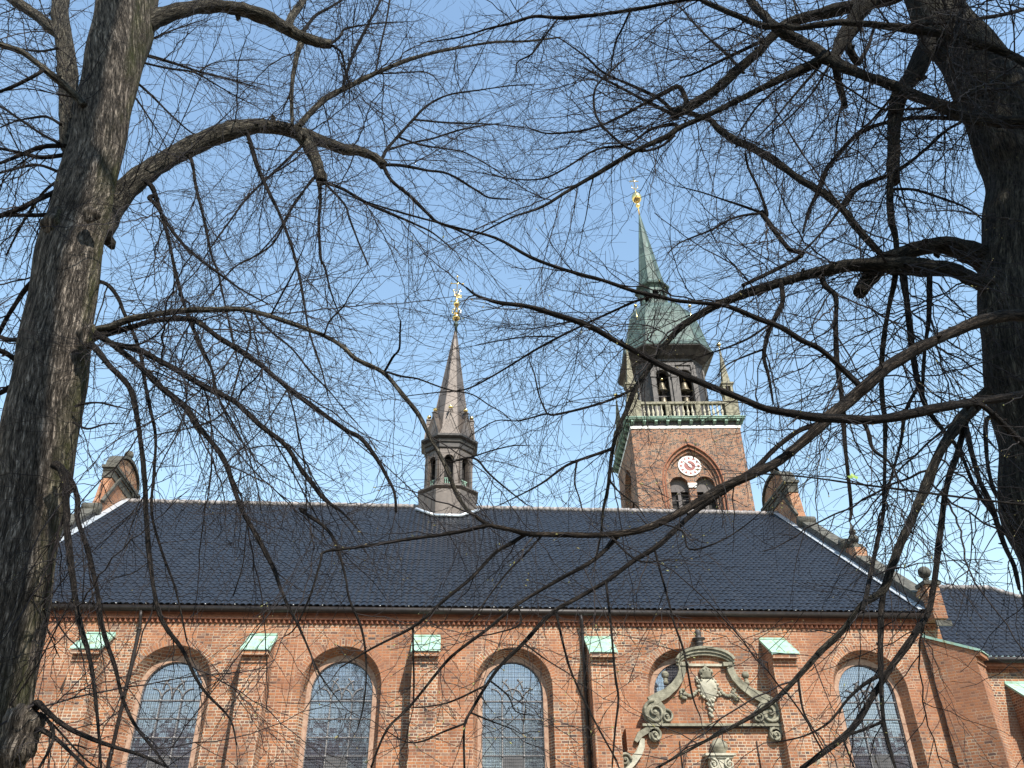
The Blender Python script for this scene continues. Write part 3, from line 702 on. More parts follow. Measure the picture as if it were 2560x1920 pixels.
for b_, cx, hw in ((bl[0], 3.54, .76), (bl[1], 5.67, .78)):
    fr = MB()
    lun = [p for p in arch_pts(cx, hw-.005, 31.12, 30.78, 14)]
    fr.ext(lun, .95, 1.0, 'xz')
    for k in range(7): fr.box(cx-hw+.1+k*.21-.008, cx-hw+.1+k*.21+.008, .94, .96, 30.8, 31.1)
    fr.box(cx-.13, cx+.13, .93, 1.02, 26, 30.775); fr.box(cx-hw, cx+hw, .94, 1.0, 30.70, 30.776)
    for z in (29.9, 29.1, 28.3, 27.5): fr.box(cx-hw, cx-.131, .96, 1.0, z, z+.08); fr.box(cx+.131, cx+hw, .96, 1.0, z, z+.08)
    fr.build('bell_window', MAT['louvre'], tower, local=True)
m = MB(); m.box(4.22, 4.96, .36, .62, 31.1, 31.24); m.box(4.28, 4.90, .40, .62, 30.86, 31.1); m.build('capital', MAT['white'], tower, local=True)
# clock
cc = (4.59, 32.82)
m = MB(); n = 40
m.ext([(cc[0]+.95*math.cos(2*math.pi*k/n), cc[1]+.90*math.sin(2*math.pi*k/n)) for k in range(n)], .40, .49, 'xz')
clock = m.build('clock_face', MAT['white'], tower, local=True)
m = MB(); m.ext([(cc[0]+.47*math.cos(2*math.pi*k/n), cc[1]+.45*math.sin(2*math.pi*k/n)) for k in range(n)], .385, .399, 'xz')
m.build('centre_disc', MAT['maroon'], clock, local=True)
for k in range(12):
    a = k*math.pi/6; m = MB(); er, eu = (math.sin(a), math.cos(a)), (math.cos(a), -math.sin(a))
    q = [(cc[0]+r_*er[0]+u*eu[0], cc[1]+.95*(r_*er[1]+u*eu[1])) for r_, u in ((.62,-.075),(.62,.075),(.83,.10),(.83,-.10))]
    m.ext(q, .385, .399, 'xz'); m.build('hour_plaque', MAT['maroon'], clock, local=True)
for ang, l, wd, nm in ((318, .86, .05, 'minute_hand'), (327, .58, .085, 'hour_hand')):
    a = R(ang); er, eu = (math.sin(a), math.cos(a)), (math.cos(a), -math.sin(a)); yy = .35 if nm[0] == 'm' else .365
    m = MB(); q = [(cc[0]+r_*er[0]+u*eu[0], cc[1]+r_*er[1]+u*eu[1]) for r_, u in ((-.22,-wd*.6),(0,-wd),(l*.75,-wd),(l,0),(l*.75,wd),(0,wd),(-.22,wd*.6))]
    m.ext(q, yy-.01, yy, 'xz'); m.build(nm, MAT['white'], clock, local=True)
m = MB(); m.ext([(cc[0]+.12*math.cos(2*math.pi*k/16), cc[1]+.12*math.sin(2*math.pi*k/16)) for k in range(16)], .325, .339, 'xz'); m.build('clock_boss', MAT['white'], clock, local=True)
# cornice, brackets
def ringbox(mb, o, z0, z1, i=.3):
    mb.box(-o, S_+o, -o, i, z0, z1); mb.box(-o, S_+o, S_-i, S_+o, z0, z1)
    mb.box(-o, i, i+.001, S_-i-.001, z0, z1); mb.box(S_-i, S_+o, i+.001, S_-i-.001, z0, z1)
m = MB(); ringbox(m, .06, 36.12, 36.36); m.build('stone_band', MAT['white'], tower, local=True)
m = MB(); ringbox(m, .04, 36.362, 36.80); m.build('frieze', MAT['lead_dark'], tower, local=True)
m = MB(); ringbox(m, .34, 36.80, 36.88, 1.2); ringbox(m, .46, 36.882, 37.0, 1.2); ringbox(m, .52, 37.002, 37.06, 1.2); m.build('cornice', MAT['copper_edge'], tower, local=True)
bp = None
for s in range(4):
    for k in range(10):
        x = .14+k*(S_-.28)/9
        m = MB(); m.ext([(-.36, 36.79), (-.36, 36.66), (-.2, 36.58), (-.045, 36.48), (-.045, 36.79)], x-.12, x+.12, 'yz')
        a = s*math.pi/2; c, sn = round(math.cos(a)), round(math.sin(a))
        m.v = [(CX+c*(X-CX)-sn*(Y-CY), CY+sn*(X-CX)+c*(Y-CY), Z) for X, Y, Z in m.v]
        m.build('bracket', MAT['copper_edge'], tower, local=True)
# balustrade and corner piers
bal0 = None
for s in range(4):
    a = s*math.pi/2; c, sn = round(math.cos(a)), round(math.sin(a))
    def rot(v): return [(CX+c*(X-CX)-sn*(Y-CY), CY+sn*(X-CX)+c*(Y-CY), Z) for X, Y, Z in v]
    m = MB(); m.box(1.0, S_-1.0, -.22, .08, 37.062, 37.24); m.box(1.0, S_-1.0, -.25, .11, 38.42, 38.64)
    for x in (3.32, 5.88): m.box(x-.22, x+.22, -.2, .06, 37.24, 38.42)
    m.v = rot(m.v); rail = m.build('balustrade', MAT['stone'], tower, local=True)
    for x in [1.25+.375*k for k in range(5)] + [3.80+.395*k for k in range(5)] + [6.4+.375*k for k in range(5)]:
        b_ = MB(); b_.lathe(0, 0, [(.11,37.24),(.11,37.3),(.05,37.36),(.13,37.62),(.12,37.75),(.05,38.05),(.06,38.25),(.1,38.36),(.1,38.42)], 9)
        b_.v = rot([(X+x, Y-.07, Z) for X, Y, Z in b_.v]); b_.build('baluster', MAT['stone_pale'], rail, local=True)
for sx in (0, 1):
    for sy in (0, 1):
        x, y = (.42 if sx == 0 else S_-.42), (.36 if sy == 0 else S_-.36)
        m = MB(); m.box(x-.58, x+.58, y-.58, y+.58, 37.062, 38.66); m.box(x-.62, x+.62, y-.62, y+.62, 38.66, 38.78)
        for dx in (-.32, .32):
            for dy in (-.32, .32): m.box(x+dx-.1, x+dx+.1, y+dy-.1, y+dy+.1, 38.78, 40.3)
        m.box(x-.14, x+.14, y-.14, y+.14, 38.78, 40.3)
        m.box(x-.46, x+.46, y-.46, y+.46, 40.3, 40.5); m.box(x-.56, x+.56, y-.56, y+.56, 40.5, 40.66)
        m.lathe(x, y, [(.5,40.66),(.44,40.9),(.09,44.1),(.14,44.15),(.05,44.3)], 4, math.pi/4, False)
        ob = m.build('corner_obelisk', MAT['stone'], tower, local=True)
        q = MB(); q.tube([(x,y,44.25),(x,y,44.9)], [.03,.02], 6); q.sphere((x, y, 45.0), .2, 12, 8); q.build('gilt_ball', MAT['gold'], ob, local=True)
# belfry: square with cut corners
def cham(mb, prof, f=.62, cx=CX, cy=CY, smooth=False):
    v = []
    for h, z in prof:
        k = h*f
        v += [(cx+a, cy+b, z) for a, b in ((-k,-h),(k,-h),(h,-k),(h,k),(k,h),(-k,h),(-h,k),(-h,-k))]
    fs = [(j*8+i, j*8+(i+1) % 8, (j+1)*8+(i+1) % 8, (j+1)*8+i) for j in range(len(prof)-1) for i in range(8)]
    fs += [tuple(range(8))[::-1], tuple(range((len(prof)-1)*8, len(prof)*8))]
    mb.add(v, fs, smooth)
m = MB(); B = 2.95; K = B*.66
for s in range(4):
    st = len(m.v); hs = [arch_pts(CX-1.02, .56, 42.5, 38.0, 12), arch_pts(CX+1.02, .56, 42.5, 38.0, 12)]
    wall_sheet(m, CY-B, CX-K, CX+K, 37, 44.3, hs)
    for h in hs:
        reveal(m, h, CY-B, h, CY-B+.45)
        hh = arch_pts((h[0][0]+h[-1][0])/2, .66, 42.5, 42.5, 12); m.tube([(p[0], CY-B-.02, p[1]) for p in hh], [.09]*len(hh), 6)
    for x in (-1.85, 0, 1.85): m.box(CX+x-.2, CX+x+.2, CY-B-.14, CY-B-.002, 37, 43.6); m.box(CX+x-.26, CX+x+.26, CY-B-.2, CY-B-.003, 42.3, 42.5)
    m.box(CX-K, CX+K, CY-B-.1, CY-B-.004, 43.62, 43.9)
    a = s*math.pi/2; c, sn = round(math.cos(a)), round(math.sin(a))
    m.v[st:] = [(CX+c*(x-CX)-sn*(y-CY), CY+sn*(x-CX)+c*(y-CY), z) for x, y, z in m.v[st:]]
for sx in (-1, 1):
    for sy in (-1, 1):
        m.add([(CX+sx*K, CY+sy*B, 37), (CX+sx*B, CY+sy*K, 37), (CX+sx*B, CY+sy*K, 44.3), (CX+sx*K, CY+sy*B, 44.3)], [(0,1,2,3)])
belf = m.build('belfry', MAT['lead_dark'], tower, fix=False, local=True)
m = MB(); cham(m, [(1.3,37),(1.3,44)], .62); m.build('dark_core', MAT['dark'], belf, local=True)
m = MB(); cham(m, [(2.97,44.0),(3.05,44.05),(3.05,44.3),(3.4,44.5),(3.75,44.9),(4.1,45.12),(4.12,45.22)], .62)
m.build('eaves', MAT['lead_dark'], tower, local=True)
m = MB(); cham(m, [(4.16,45.22),(4.18,45.32),(3.95,45.7),(3.72,46.6),(3.55,47.6),(3.38,48.6),(3.1,49.7),(2.7,50.7),(2.2,51.4),(1.75,51.85),(1.55,52.0)], .6)
for k, (sx, sy) in enumerate(((-.6,-1),(.6,-1),(1,-.6),(1,.6),(-1,-.6),(-1,.6),(.6,1),(-.6,1))):
    m.tube([(CX+sx*h, CY+sy*h, z+.02) for h, z in [(4.18,45.32),(3.95,45.7),(3.72,46.6),(3.55,47.6),(3.38,48.6),(3.1,49.7),(2.7,50.7),(2.2,51.4),(1.75,51.85)]], [.06]*9, 5)
m.build('dome', MAT['copper_roof'], tower, local=True)
lean = lambda z: -.5*max(0, z-46)/20
def leanv(mb): mb.v = [(x+lean(z), y, z) for x, y, z in mb.v]
m = MB(); octa(m, [(1.6,51.9),(1.6,52.25),(1.4,52.35),(1.32,52.5)], CX, CY)
w8 = 1.28*math.tan(math.pi/8)
for th in FA:
    st = len(m.v); h = arch_pts(0, .3, 53.6, 52.6, 8); wall_sheet(m, 1.28, -w8, w8, 52.4, 54.3, [h]); reveal(m, h, 1.28, h, 1.0); face_map(m, st, CX, CY, th)
octa(m, [(1.3,54.25),(1.4,54.4),(1.62,54.55),(1.66,54.7),(1.5,54.85),(1.2,55.2)], CX, CY); leanv(m)
lan = m.build('lantern', MAT['copper_roof'], tower, fix=False, local=True)
m = MB(); octa(m, [(.7,52.3),(.7,54.4)], CX, CY); m.build('dark_core', MAT['dark'], lan, local=True)
m = MB(); octa(m, [(1.25,55.1),(1.12,55.8),(.06,65.2)], CX, CY)
for k in range(8):
    a = math.pi/8+k*math.pi/4; m.tube([(CX+r_*C8*math.cos(a), CY+r_*C8*math.sin(a), z) for r_, z in ((1.25,55.1),(1.12,55.8),(.06,65.2))], [.04,.04,.02], 5)
leanv(m); m.build('spire', MAT['copper_roof'], tower, local=True)
m = MB(); m.lathe(CX, CY, [(.08,65.0),(.07,66.2),(.18,66.4),(.3,66.6),(.18,66.8),(.07,67.0)], 12); m.sphere((CX, CY, 67.75), .55, 18, 12, 1.25)
m.lathe(CX, CY, [(.06,68.3),(.12,68.6),(.05,68.8),(.04,71.0)], 8); m.tube([(CX-.5,CY,70.3),(CX+.5,CY,70.3)], [.06]*2, 6)
for s in (-1, 1): m.tube([(CX,CY,69.0),(CX+s*.3,CY,69.3),(CX+s*.36,CY,69.7)], [.045]*3, 6)
leanv(m); m.build('gilt_finial', MAT['gold'], tower, local=True)
for sx, sy in ((-1,-1),(1,-1),(1,1),(-1,1)):
    m = MB(); m.tube([(CX+sx*2.55,CY+sy*2.55,48.4),(CX+sx*2.6,CY+sy*2.6,50.6)], [.05,.03], 6); m.sphere((CX+sx*2.6,CY+sy*2.6,50.75), .17, 10, 8); m.build('gilt_spike', MAT['gold'], tower, local=True)
MAT['bronze'] = plain_mat('bell_bronze', (.10,.085,.06), (.20,.17,.12), .45, .7, scale=4)
tm = Matrix.Translation((15.118, 60, 0)) @ Matrix.Rotation(TR_, 4, 'Z')
for sx, lab in ((-1, 'dark bronze bell hanging in the left arch of the tower belfry'), (1, 'dark bronze bell hanging in the right arch of the tower belfry')):
    p = tm @ Vector((CX+sx*1.02, CY-B+.62, 0))
    r_ = thing('church_bell', lab, 'bell', (p.x, p.y, 39.6), TR_, 'bells in the tower belfry')
    for zo in (0, 1.6):
        m = MB(); m.lathe(0, 0, [(.5,0),(.48,.06),(.36,.25),(.28,.6),(.24,.85),(.12,.98),(.05,1.0)], 18)
        m.v = [(x, y, z+zo) for x, y, z in m.v]; m.build('bell_body', MAT['bronze'], r_, local=True)
    m = MB(); m.sphere((0, -.3, 2.75), .13, 10, 8); m.build('gilt_ball', MAT['gold'], r_, local=True)
    m = MB(); m.tube([(0,0,.8),(0,0,4.6)], [.04,.04], 6); m.box(-.55, .55, -.07, .07, 1.02, 1.14); m.build('yoke', MAT['iron'], r_, local=True)

# ------------------------------------------------------------------ bare linden trees
LIMBS = [
 (0,'trunk',7.5,7.5,0.0,[(-150,2250,230),(-70,1920,205),(-34,1747,196),(20,1513,184),(68,1262,174),(110,1029,170),(140,873,164),(177,640,146),(210,505,130),(240,389,125),(280,194,128),(303,97,136),(322,0,140),(345,-120,120),(365,-260,100)]),
 (0,'stem',7.6,8.6,0.6,[(218,447,58.3),(187,389,48.6),(172,330,45.9),(171,272,44.3),(167,156,45.9),(150,39,38.9),(152,0,38.1),(156,-78,27.2)]),
 (0,'limb',None,9.0,0.7,[(249,575,66.1),(280,517,58.3),(330,459,56.4),(408,404,48.6),(486,362,44.7),(564,330,44.7),(622,317,40.8),(680,317,36.9),(739,330,31.1),(797,350,29.2),(860,373,27.2),(897,377,25.3),(936,393,23.3),(959,412,27.2)]),
 (0,'limb',7.5,8.3,0.7,[(362,66,42.8),(389,47,38.9),(447,27,36.9),(505,17,33.0),(564,17,33.0),(622,29,35.0),(680,51,33.0),(719,74,31.1),(758,93,27.2),(801,107,23.3),(828,111,22.5)]),
 (0,'limb',7.3,6.6,1,[(218,842,23.3),(241,825,21.4),(272,817,17.5),(330,797,16.3),(389,786,15.6),(467,776,14.8),(544,774,14.0),(610,774,13.2),(680,792,12.4),(758,819,11.7),(816,842,10.9),(860,869,10.9),(889,897,10.9),(959,932,10.9),(1006,986,10.9),(1044,1033,10.9),(1068,1079,10.9),(1091,1122,10.9),(1114,1165,10.9),(1138,1227,10.5),(1161,1266,10.1),(1180,1285,9.3),(1219,1313,9.3)]),
 (0,'limb',7.3,6.8,1,[(218,850,19.4),(253,838,17.9),(311,823,15.8),(389,801,14.3),(467,797,13.5),(498,807,13.2),(544,842,13.2),(607,881,13.2),(661,920,12.8),(719,970,12.2),(778,1013,11.6),(860,1072,10.9),(901,1095,10.3),(939,1142,9.7),(967,1192,8.7),(986,1231,7.5),(990,1280,6.2)]),
 (0,'limb',7.2,6.2,1,[(218,834,17.5),(249,842,15.0),(280,858,14.1),(342,873,14.0),(389,897,14.6),(447,928,14.8),(505,963,14.3),(583,1002,14.0),(610,1025,13.6),(661,1072,12.9),(711,1110,12.2),(750,1169,11.5),(785,1215,10.6),(813,1250,8.9),(860,1285,6.0),(906,1336,2.3)]),
 (0,'limb',7.2,6.0,1,[(214,823,16.3),(241,834,15.6),(292,869,15.6),(350,916,14.9),(408,974,14.2),(459,1013,14.0),(494,1064,13.5),(533,1110,13.2),(564,1157,13.2),(583,1215,12.9),(607,1280,12.1),(630,1319,11.4),(680,1412,10.5),(700,1467,9.0),(719,1513,7.6),(746,1564,6.1),(778,1638,4.7)]),
 (0,'limb',7.2,6.2,1,[(210,850,15.6),(237,869,15.6),(272,912,14.2),(323,967,14.0),(338,1017,14.0),(346,1064,12.9),(354,1122,12.4),(362,1204,12.4),(365,1280,12.1),(373,1385,11.7),(389,1498,11.4),(412,1564,10.4),(455,1622,9.1),(486,1688,8.3),(517,1735,6.7),(575,1797,4.6),(591,1863,3.1)]),
 (0,'branch',7.6,6.8,1,[(229,704,10.9),(241,702,10.9),(272,714,10.2),(295,745,9.5),(311,784,9.3),(334,834,8.8),(354,897,8.6),(365,970,8.6),(377,1029,8.2),(389,1091,7.8),(385,1184,7.6),(379,1280,6.8),(404,1377,6.1),(439,1474,5.3),(467,1603,3.9)]),
 (0,'branch',7.1,6.4,1,[(136,1161,21.4),(159,1184,19.4),(167,1280,17.9),(167,1319,16.3),(183,1455,14.8),(198,1552,13.2),(225,1649,10.9),(241,1766,8.6),(253,1920,6.2)]),
 (0,'branch',7.2,6.5,1,[(148,1165,13.2),(175,1196,12.5),(194,1247,11.8),(194,1299,12.2),(218,1369,11.9),(241,1467,11.2),(257,1572,10.5),(288,1669,9.8),(307,1747,8.9),(338,1813,7.5),(389,1879,6.1),(420,1920,4.7)]),
 (0,'branch',7.1,6.0,1.2,[(58,1797,23.3),(78,1778,19.9),(93,1758,18.0),(113,1774,15.3),(148,1805,12.8),(194,1832,11.1),(272,1863,9.7),(350,1887,8.3),(420,1918,6.2)]),
 (0,'branch',7.1,6.2,1.2,[(58,1832,15.6),(97,1824,12.6),(136,1844,10.5),(175,1879,8.7),(218,1922,7.0)]),
 (0,'branch',7.1,6.4,1.2,[(66,1805,13.2),(101,1785,10.9),(132,1824,8.9),(128,1863,7.4),(97,1922,6.2)]),
 (0,'branch',7.1,6.4,1.2,[(51,1762,7.8),(117,1797,6.2),(202,1887,4.7),(249,1925,3.1)]),
 (0,'burl',7.25,7.2,0.0,[(134,560,58.3),(132,564,58.3)]),
 (0,'burl',7.1,7.1,0.0,[(229,537,35.0),(229,538,35.0)]),
 (0,'burl',6.95,6.9,0.0,[(51,1840,101.1),(51,1844,101.1)]),
 (0,'burl',7.15,7.1,0.0,[(218,838,46.7),(218,842,46.7)]),
 (0,'limb',None,8.5,1,[(156,93,31.1),(132,74,28.6),(97,43,27.1),(51,12,25.2),(16,-12,22.5),(-39,-47,19.4)]),
 (0,'limb',7.2,6.8,1,[(210,264,19.4),(198,249,18.7),(156,210,17.9),(109,171,17.1),(58,132,15.6),(0,111,14.0),(-58,93,11.7)]),
 (0,'branch',None,6.9,1,[(97,183,10.1),(47,210,9.3),(0,229,7.8),(-58,253,6.2)]),
 (0,'branch',7.6,7.6,1,[(163,365,11.7),(152,365,10.9),(105,367,10.9),(58,385,10.1),(0,408,8.6),(-58,424,7.0)]),
 (0,'branch',7.6,7.6,1,[(167,385,10.9),(152,389,10.1),(97,393,10.1),(47,381,9.3),(0,371,7.8),(-58,358,6.2)]),
 (0,'limb',7.4,7.2,1,[(163,470,15.6),(152,474,14.0),(97,498,14.0),(51,521,13.2),(0,540,11.7),(-58,564,9.3)]),
 (0,'branch',7.4,7.4,1,[(128,537,13.2),(93,538,10.9),(0,538,9.3),(-58,537,7.0)]),
 (0,'branch',7.5,7.9,1,[(163,432,9.3),(152,432,8.7),(89,412,7.8),(0,432,6.6),(-58,447,5.4)]),
 (0,'branch',7.6,8.2,1,[(113,675,14.8),(97,687,13.8),(62,726,12.4),(31,772,11.4),(0,827,10.6),(-31,893,9.3)]),
 (0,'branch',7.4,7.8,1,[(93,846,13.2),(70,846,12.1),(23,850,11.3),(0,842,10.5),(-58,827,9.3)]),
 (0,'branch',7.4,7.2,1,[(74,912,15.6),(47,904,14.4),(19,885,13.6),(0,877,12.8),(-58,858,11.7)]),
 (0,'branch',7.4,7.6,1,[(47,963,17.1),(23,970,15.6),(0,982,13.2),(-58,1002,10.9)]),
 (0,'branch',7.6,8.4,1,[(152,311,7.8),(117,292,6.6),(78,295,5.4),(39,303,4.3),(0,319,3.1)]),
 (0,'branch',7.6,8.4,1,[(148,358,7.8),(109,338,7.2),(62,307,6.2),(23,280,5.1),(-8,260,3.9)]),
 (0,'branch',7.6,8.6,1,[(144,121,6.2),(97,128,5.4),(47,121,3.9),(0,109,2.7)]),
 (0,'branch',7.4,8.2,1,[(163,447,9.3),(128,463,7.8),(89,505,7.0),(47,575,5.4),(16,638,3.9)]),
 (0,'branch',None,9.5,1.2,[(959,412,8.6),(1006,414,7.8),(1068,426,7.0),(1122,435,6.2),(1188,474,5.4),(1223,494,4.7),(1278,498,3.1)]),
 (0,'branch',None,9.3,1.2,[(959,416,10.1),(978,451,9.3),(1025,490,8.6),(1068,533,7.8),(1095,556,7.0),(1145,575,5.8),(1200,607,3.9),(1239,638,2.3)]),
 (0,'branch',None,9.4,1.2,[(959,389,9.3),(967,373,8.6),(994,342,7.8),(1033,299,7.0),(1068,264,5.4),(1122,237,4.7),(1200,225,3.9),(1278,214,3.1),(1336,212,2.3)]),
 (0,'branch',None,9.6,1.2,[(1033,299,5.4),(1122,307,4.7),(1239,311,3.5),(1336,323,2.3)]),
 (0,'branch',None,9.6,1.2,[(963,377,6.2),(1025,358,5.6),(1083,346,5.0),(1142,327,4.4),(1200,315,3.6),(1258,307,2.3)]),
 (0,'branch',None,9.4,1.2,[(994,342,5.4),(1052,362,4.8),(1122,373,4.2),(1161,381,3.6),(1219,412,3.0),(1258,439,2.3)]),
 (0,'branch',None,8.6,1,[(750,334,33.0),(770,362,31.1),(789,400,31.1),(801,439,31.9),(803,455,27.2)]),
 (0,'branch',None,8.2,1,[(797,447,11.7),(801,505,8.4),(797,552,7.3),(801,640,6.2),(813,671,5.2),(828,733,4.4),(855,803,3.1)]),
 (0,'branch',None,8.6,1.1,[(809,455,8.6),(860,474,8.6),(920,509,7.8),(986,538,7.0),(1037,560,5.4),(1083,583,3.9),(1130,622,2.7)]),
 (0,'branch',None,8.4,1.1,[(801,447,7.0),(860,509,6.2),(873,544,5.4),(897,607,4.7),(920,661,3.9)]),
 (0,'branch',None,8.2,1,[(781,447,6.2),(746,498,5.4),(719,537,4.7),(692,583,3.9),(642,640,3.1)]),
 (0,'branch',None,8.0,1,[(618,334,12.4),(626,358,11.7),(645,420,10.9),(669,474,9.3),(700,537,7.8),(731,622,7.0),(750,698,6.2),(762,768,5.4),(774,834,4.7),(801,912,3.9),(820,990,3.1)]),
 (0,'branch',None,7.5,1,[(474,389,9.3),(482,412,8.6),(490,467,7.8),(509,544,7.0),(529,638,6.2),(544,679,5.4),(560,749,4.7),(583,858,3.9),(603,935,3.1)]),
 (0,'branch',None,7.3,1,[(377,463,11.7),(389,490,10.9),(404,537,10.1),(420,591,9.3),(430,640,8.6),(443,698,8.6),(459,757,7.8),(478,807,7.8),(502,862,7.0),(529,920,6.2),(540,970,5.4),(560,1029,4.7),(599,1099,3.9)]),
 (0,'branch',None,7.4,1,[(373,494,10.1),(393,517,9.3),(432,579,8.6),(478,630,7.8),(552,687,6.2),(607,726,4.7),(673,761,3.1)]),
 (0,'branch',None,7.8,1,[(754,365,7.0),(680,435,6.2),(622,490,5.4),(575,552,4.7),(525,622,3.9),(490,679,3.1),(428,737,2.3)]),
 (0,'branch',None,8.2,1,[(789,443,5.4),(739,502,5.1),(719,544,4.7),(684,607,4.7),(638,640,4.3),(583,671,3.9),(525,741,3.5),(459,834,3.1),(408,935,2.7),(365,990,2.3)]),
 (0,'limb',None,9.4,1.2,[(739,323,17.9),(750,311,16.3),(778,280,15.6),(816,245,14.0),(860,222,13.2),(908,198,11.7),(967,171,10.9),(1025,148,9.3),(1099,128,7.8),(1161,117,7.0),(1239,105,6.2),(1317,103,5.4),(1402,93,3.9)]),
 (0,'branch',None,9.0,1.1,[(885,206,5.4),(920,187,4.7),(986,183,3.9),(1068,181,3.1),(1103,214,2.3)]),
 (0,'branch',None,9.2,1.1,[(889,206,7.0),(858,218,7.8),(885,132,7.8),(928,47,7.0),(951,0,6.2),(967,-58,5.4)]),
 (0,'branch',None,9.0,1,[(939,183,4.7),(951,117,4.7),(967,47,4.7),(974,0,4.7)]),
 (0,'branch',None,8.2,1,[(760,84,17.1),(752,109,16.3),(743,136,14.0),(731,202,10.9),(729,257,9.3),(731,315,7.0)]),
 (0,'limb',None,8.6,1,[(719,66,21.8),(731,39,20.2),(746,19,18.7),(758,0,17.9),(774,-47,15.6)]),
 (0,'branch',None,8.6,1.2,[(762,74,9.3),(789,39,7.8),(824,19,7.0),(860,-4,6.2),(889,-31,5.4)]),
 (0,'branch',None,8.8,1.2,[(824,111,7.8),(848,93,7.0),(860,74,6.2),(889,66,4.7),(947,58,3.9),(1025,54,2.3)]),
 (0,'branch',None,8.8,1.2,[(826,112,7.0),(851,128,6.2),(860,156,5.4),(862,167,4.7),(873,218,3.1),(873,257,2.3)]),
 (0,'branch',None,8.2,1.2,[(731,210,5.4),(719,249,3.9),(700,280,2.3)]),
 (0,'branch',7.6,8.5,1.2,[(350,136,8.6),(365,138,7.9),(428,156,6.8),(498,179,5.6),(575,198,4.4),(642,218,3.1)]),
 (0,'branch',None,8.4,1.2,[(498,179,3.9),(529,159,3.1),(575,152,2.3),(638,148,1.9)]),
 (0,'branch',7.6,8.2,1.2,[(346,156,7.0),(358,157,6.2),(420,171,5.4),(486,181,4.7),(537,210,3.9),(591,241,3.1),(638,264,2.3)]),
 (0,'branch',7.6,8.2,1.2,[(330,202,7.0),(346,210,6.2),(377,237,5.4),(420,280,4.7),(467,323,3.9),(498,342,2.7)]),
 (0,'branch',7.6,8.0,1.2,[(327,233,5.4),(342,249,4.7),(373,295,3.9),(400,338,3.1),(420,377,2.3)]),
 (0,'branch',7.6,8.2,1.2,[(362,113,6.2),(389,93,4.7),(447,70,3.5),(505,51,2.3)]),
 (0,'branch',7.3,7.0,1.2,[(187,1017,7.0),(210,1009,5.4),(249,1007,4.7),(295,1017,3.9),(330,1025,2.3)]),
 (0,'branch',7.3,6.8,1.2,[(183,1056,6.2),(218,1072,5.4),(264,1060,3.9),(303,1058,2.7)]),
 (0,'branch',None,6.6,1.2,[(486,823,3.1),(474,761,3.1),(447,753,3.1),(420,776,2.3)]),
 (0,'branch',None,6.2,1.1,[(280,858,6.2),(342,862,5.4),(389,838,4.7),(420,803,3.5),(459,761,2.3)]),
 (0,'branch',None,6.0,1.2,[(607,774,5.4),(626,827,5.1),(618,873,5.1),(599,920,4.7),(579,990,4.7),(552,1037,4.3),(498,1064,3.9),(389,1087,3.1)]),
 (0,'branch',None,6.4,1.2,[(595,1002,5.4),(607,974,4.7),(638,947,3.9),(653,924,3.1)]),
 (0,'branch',None,6.4,1.1,[(645,796,6.2),(680,831,5.4),(731,873,5.1),(778,932,4.7),(820,974,3.9),(855,1017,3.1),(894,1060,2.3)]),
 (0,'branch',None,6.6,1.1,[(676,790,4.7),(700,745,4.7),(735,679,3.9),(750,640,3.1)]),
 (0,'branch',None,6.6,1.1,[(811,834,4.7),(824,803,4.3),(860,764,3.9),(873,741,3.1),(912,687,2.3)]),
 (0,'branch',None,6.5,1.2,[(451,920,3.5),(467,881,3.1),(486,846,2.7)]),
 (0,'branch',None,6.5,1.0,[(486,842,5.4),(509,889,5.4),(529,924,5.4),(537,974,5.1),(556,1013,4.7),(583,1060,4.7),(607,1107,3.9),(638,1192,3.1),(653,1278,2.7)]),
 (0,'branch',None,6.4,1.0,[(719,974,4.7),(735,1029,4.7),(746,1087,4.3),(762,1165,3.9),(766,1278,3.1)]),
 (0,'branch',None,6.4,1.1,[(715,978,3.5),(684,1029,3.5),(653,1075,3.1),(583,1142,2.7),(560,1161,1.9)]),
 (0,'branch',None,6.2,1.1,[(723,1122,3.9),(676,1114,3.5),(622,1122,3.1),(583,1142,2.3),(560,1165,1.9)]),
 (0,'branch',None,6.2,1.0,[(774,827,3.1),(785,873,2.7),(801,916,2.3)]),
 (0,'branch',None,6.3,1.1,[(961,930,6.2),(982,893,6.2),(998,873,5.4),(1000,834,4.7),(1002,803,3.9)]),
 (0,'branch',None,6.3,1.1,[(967,930,5.4),(1006,941,5.1),(1044,947,4.7),(1099,967,4.3),(1130,976,3.9),(1180,986,3.5),(1223,1013,3.1),(1258,1033,2.7),(1278,1052,1.9)]),
 (0,'branch',None,6.3,1.1,[(1118,1161,3.9),(1161,1145,4.7),(1192,1149,5.4),(1219,1180,5.4),(1258,1215,4.7),(1317,1262,3.1)]),
 (0,'branch',None,6.3,1.1,[(1122,1157,4.7),(1180,1142,3.9),(1231,1126,3.5),(1282,1114,3.1),(1313,1114,2.3)]),
 (0,'branch',None,6.0,1.0,[(753,1276,9.3),(827,1334,7.8),(862,1436,6.2),(873,1498,6.2),(904,1572,5.8),(916,1669,5.4),(908,1766,4.3),(893,1824,2.7)]),
 (0,'branch',None,5.9,1.0,[(778,1638,3.9),(801,1688,3.5),(855,1762,2.3)]),
 (0,'branch',None,6.2,1.0,[(583,1490,3.1),(607,1412,3.1),(614,1342,3.1),(618,1303,2.3)]),
 (0,'branch',None,6.4,1.0,[(373,1404,3.1),(334,1432,2.7),(292,1443,2.3),(268,1455,1.6)]),
 (0,'branch',None,6.4,1.0,[(245,1467,4.7),(218,1513,3.9),(183,1560,3.1),(136,1614,3.1),(86,1630,2.3)]),
 (0,'branch',None,6.4,1.0,[(117,1498,3.9),(144,1556,3.9),(167,1591,3.5),(202,1630,3.1),(218,1708,1.9)]),
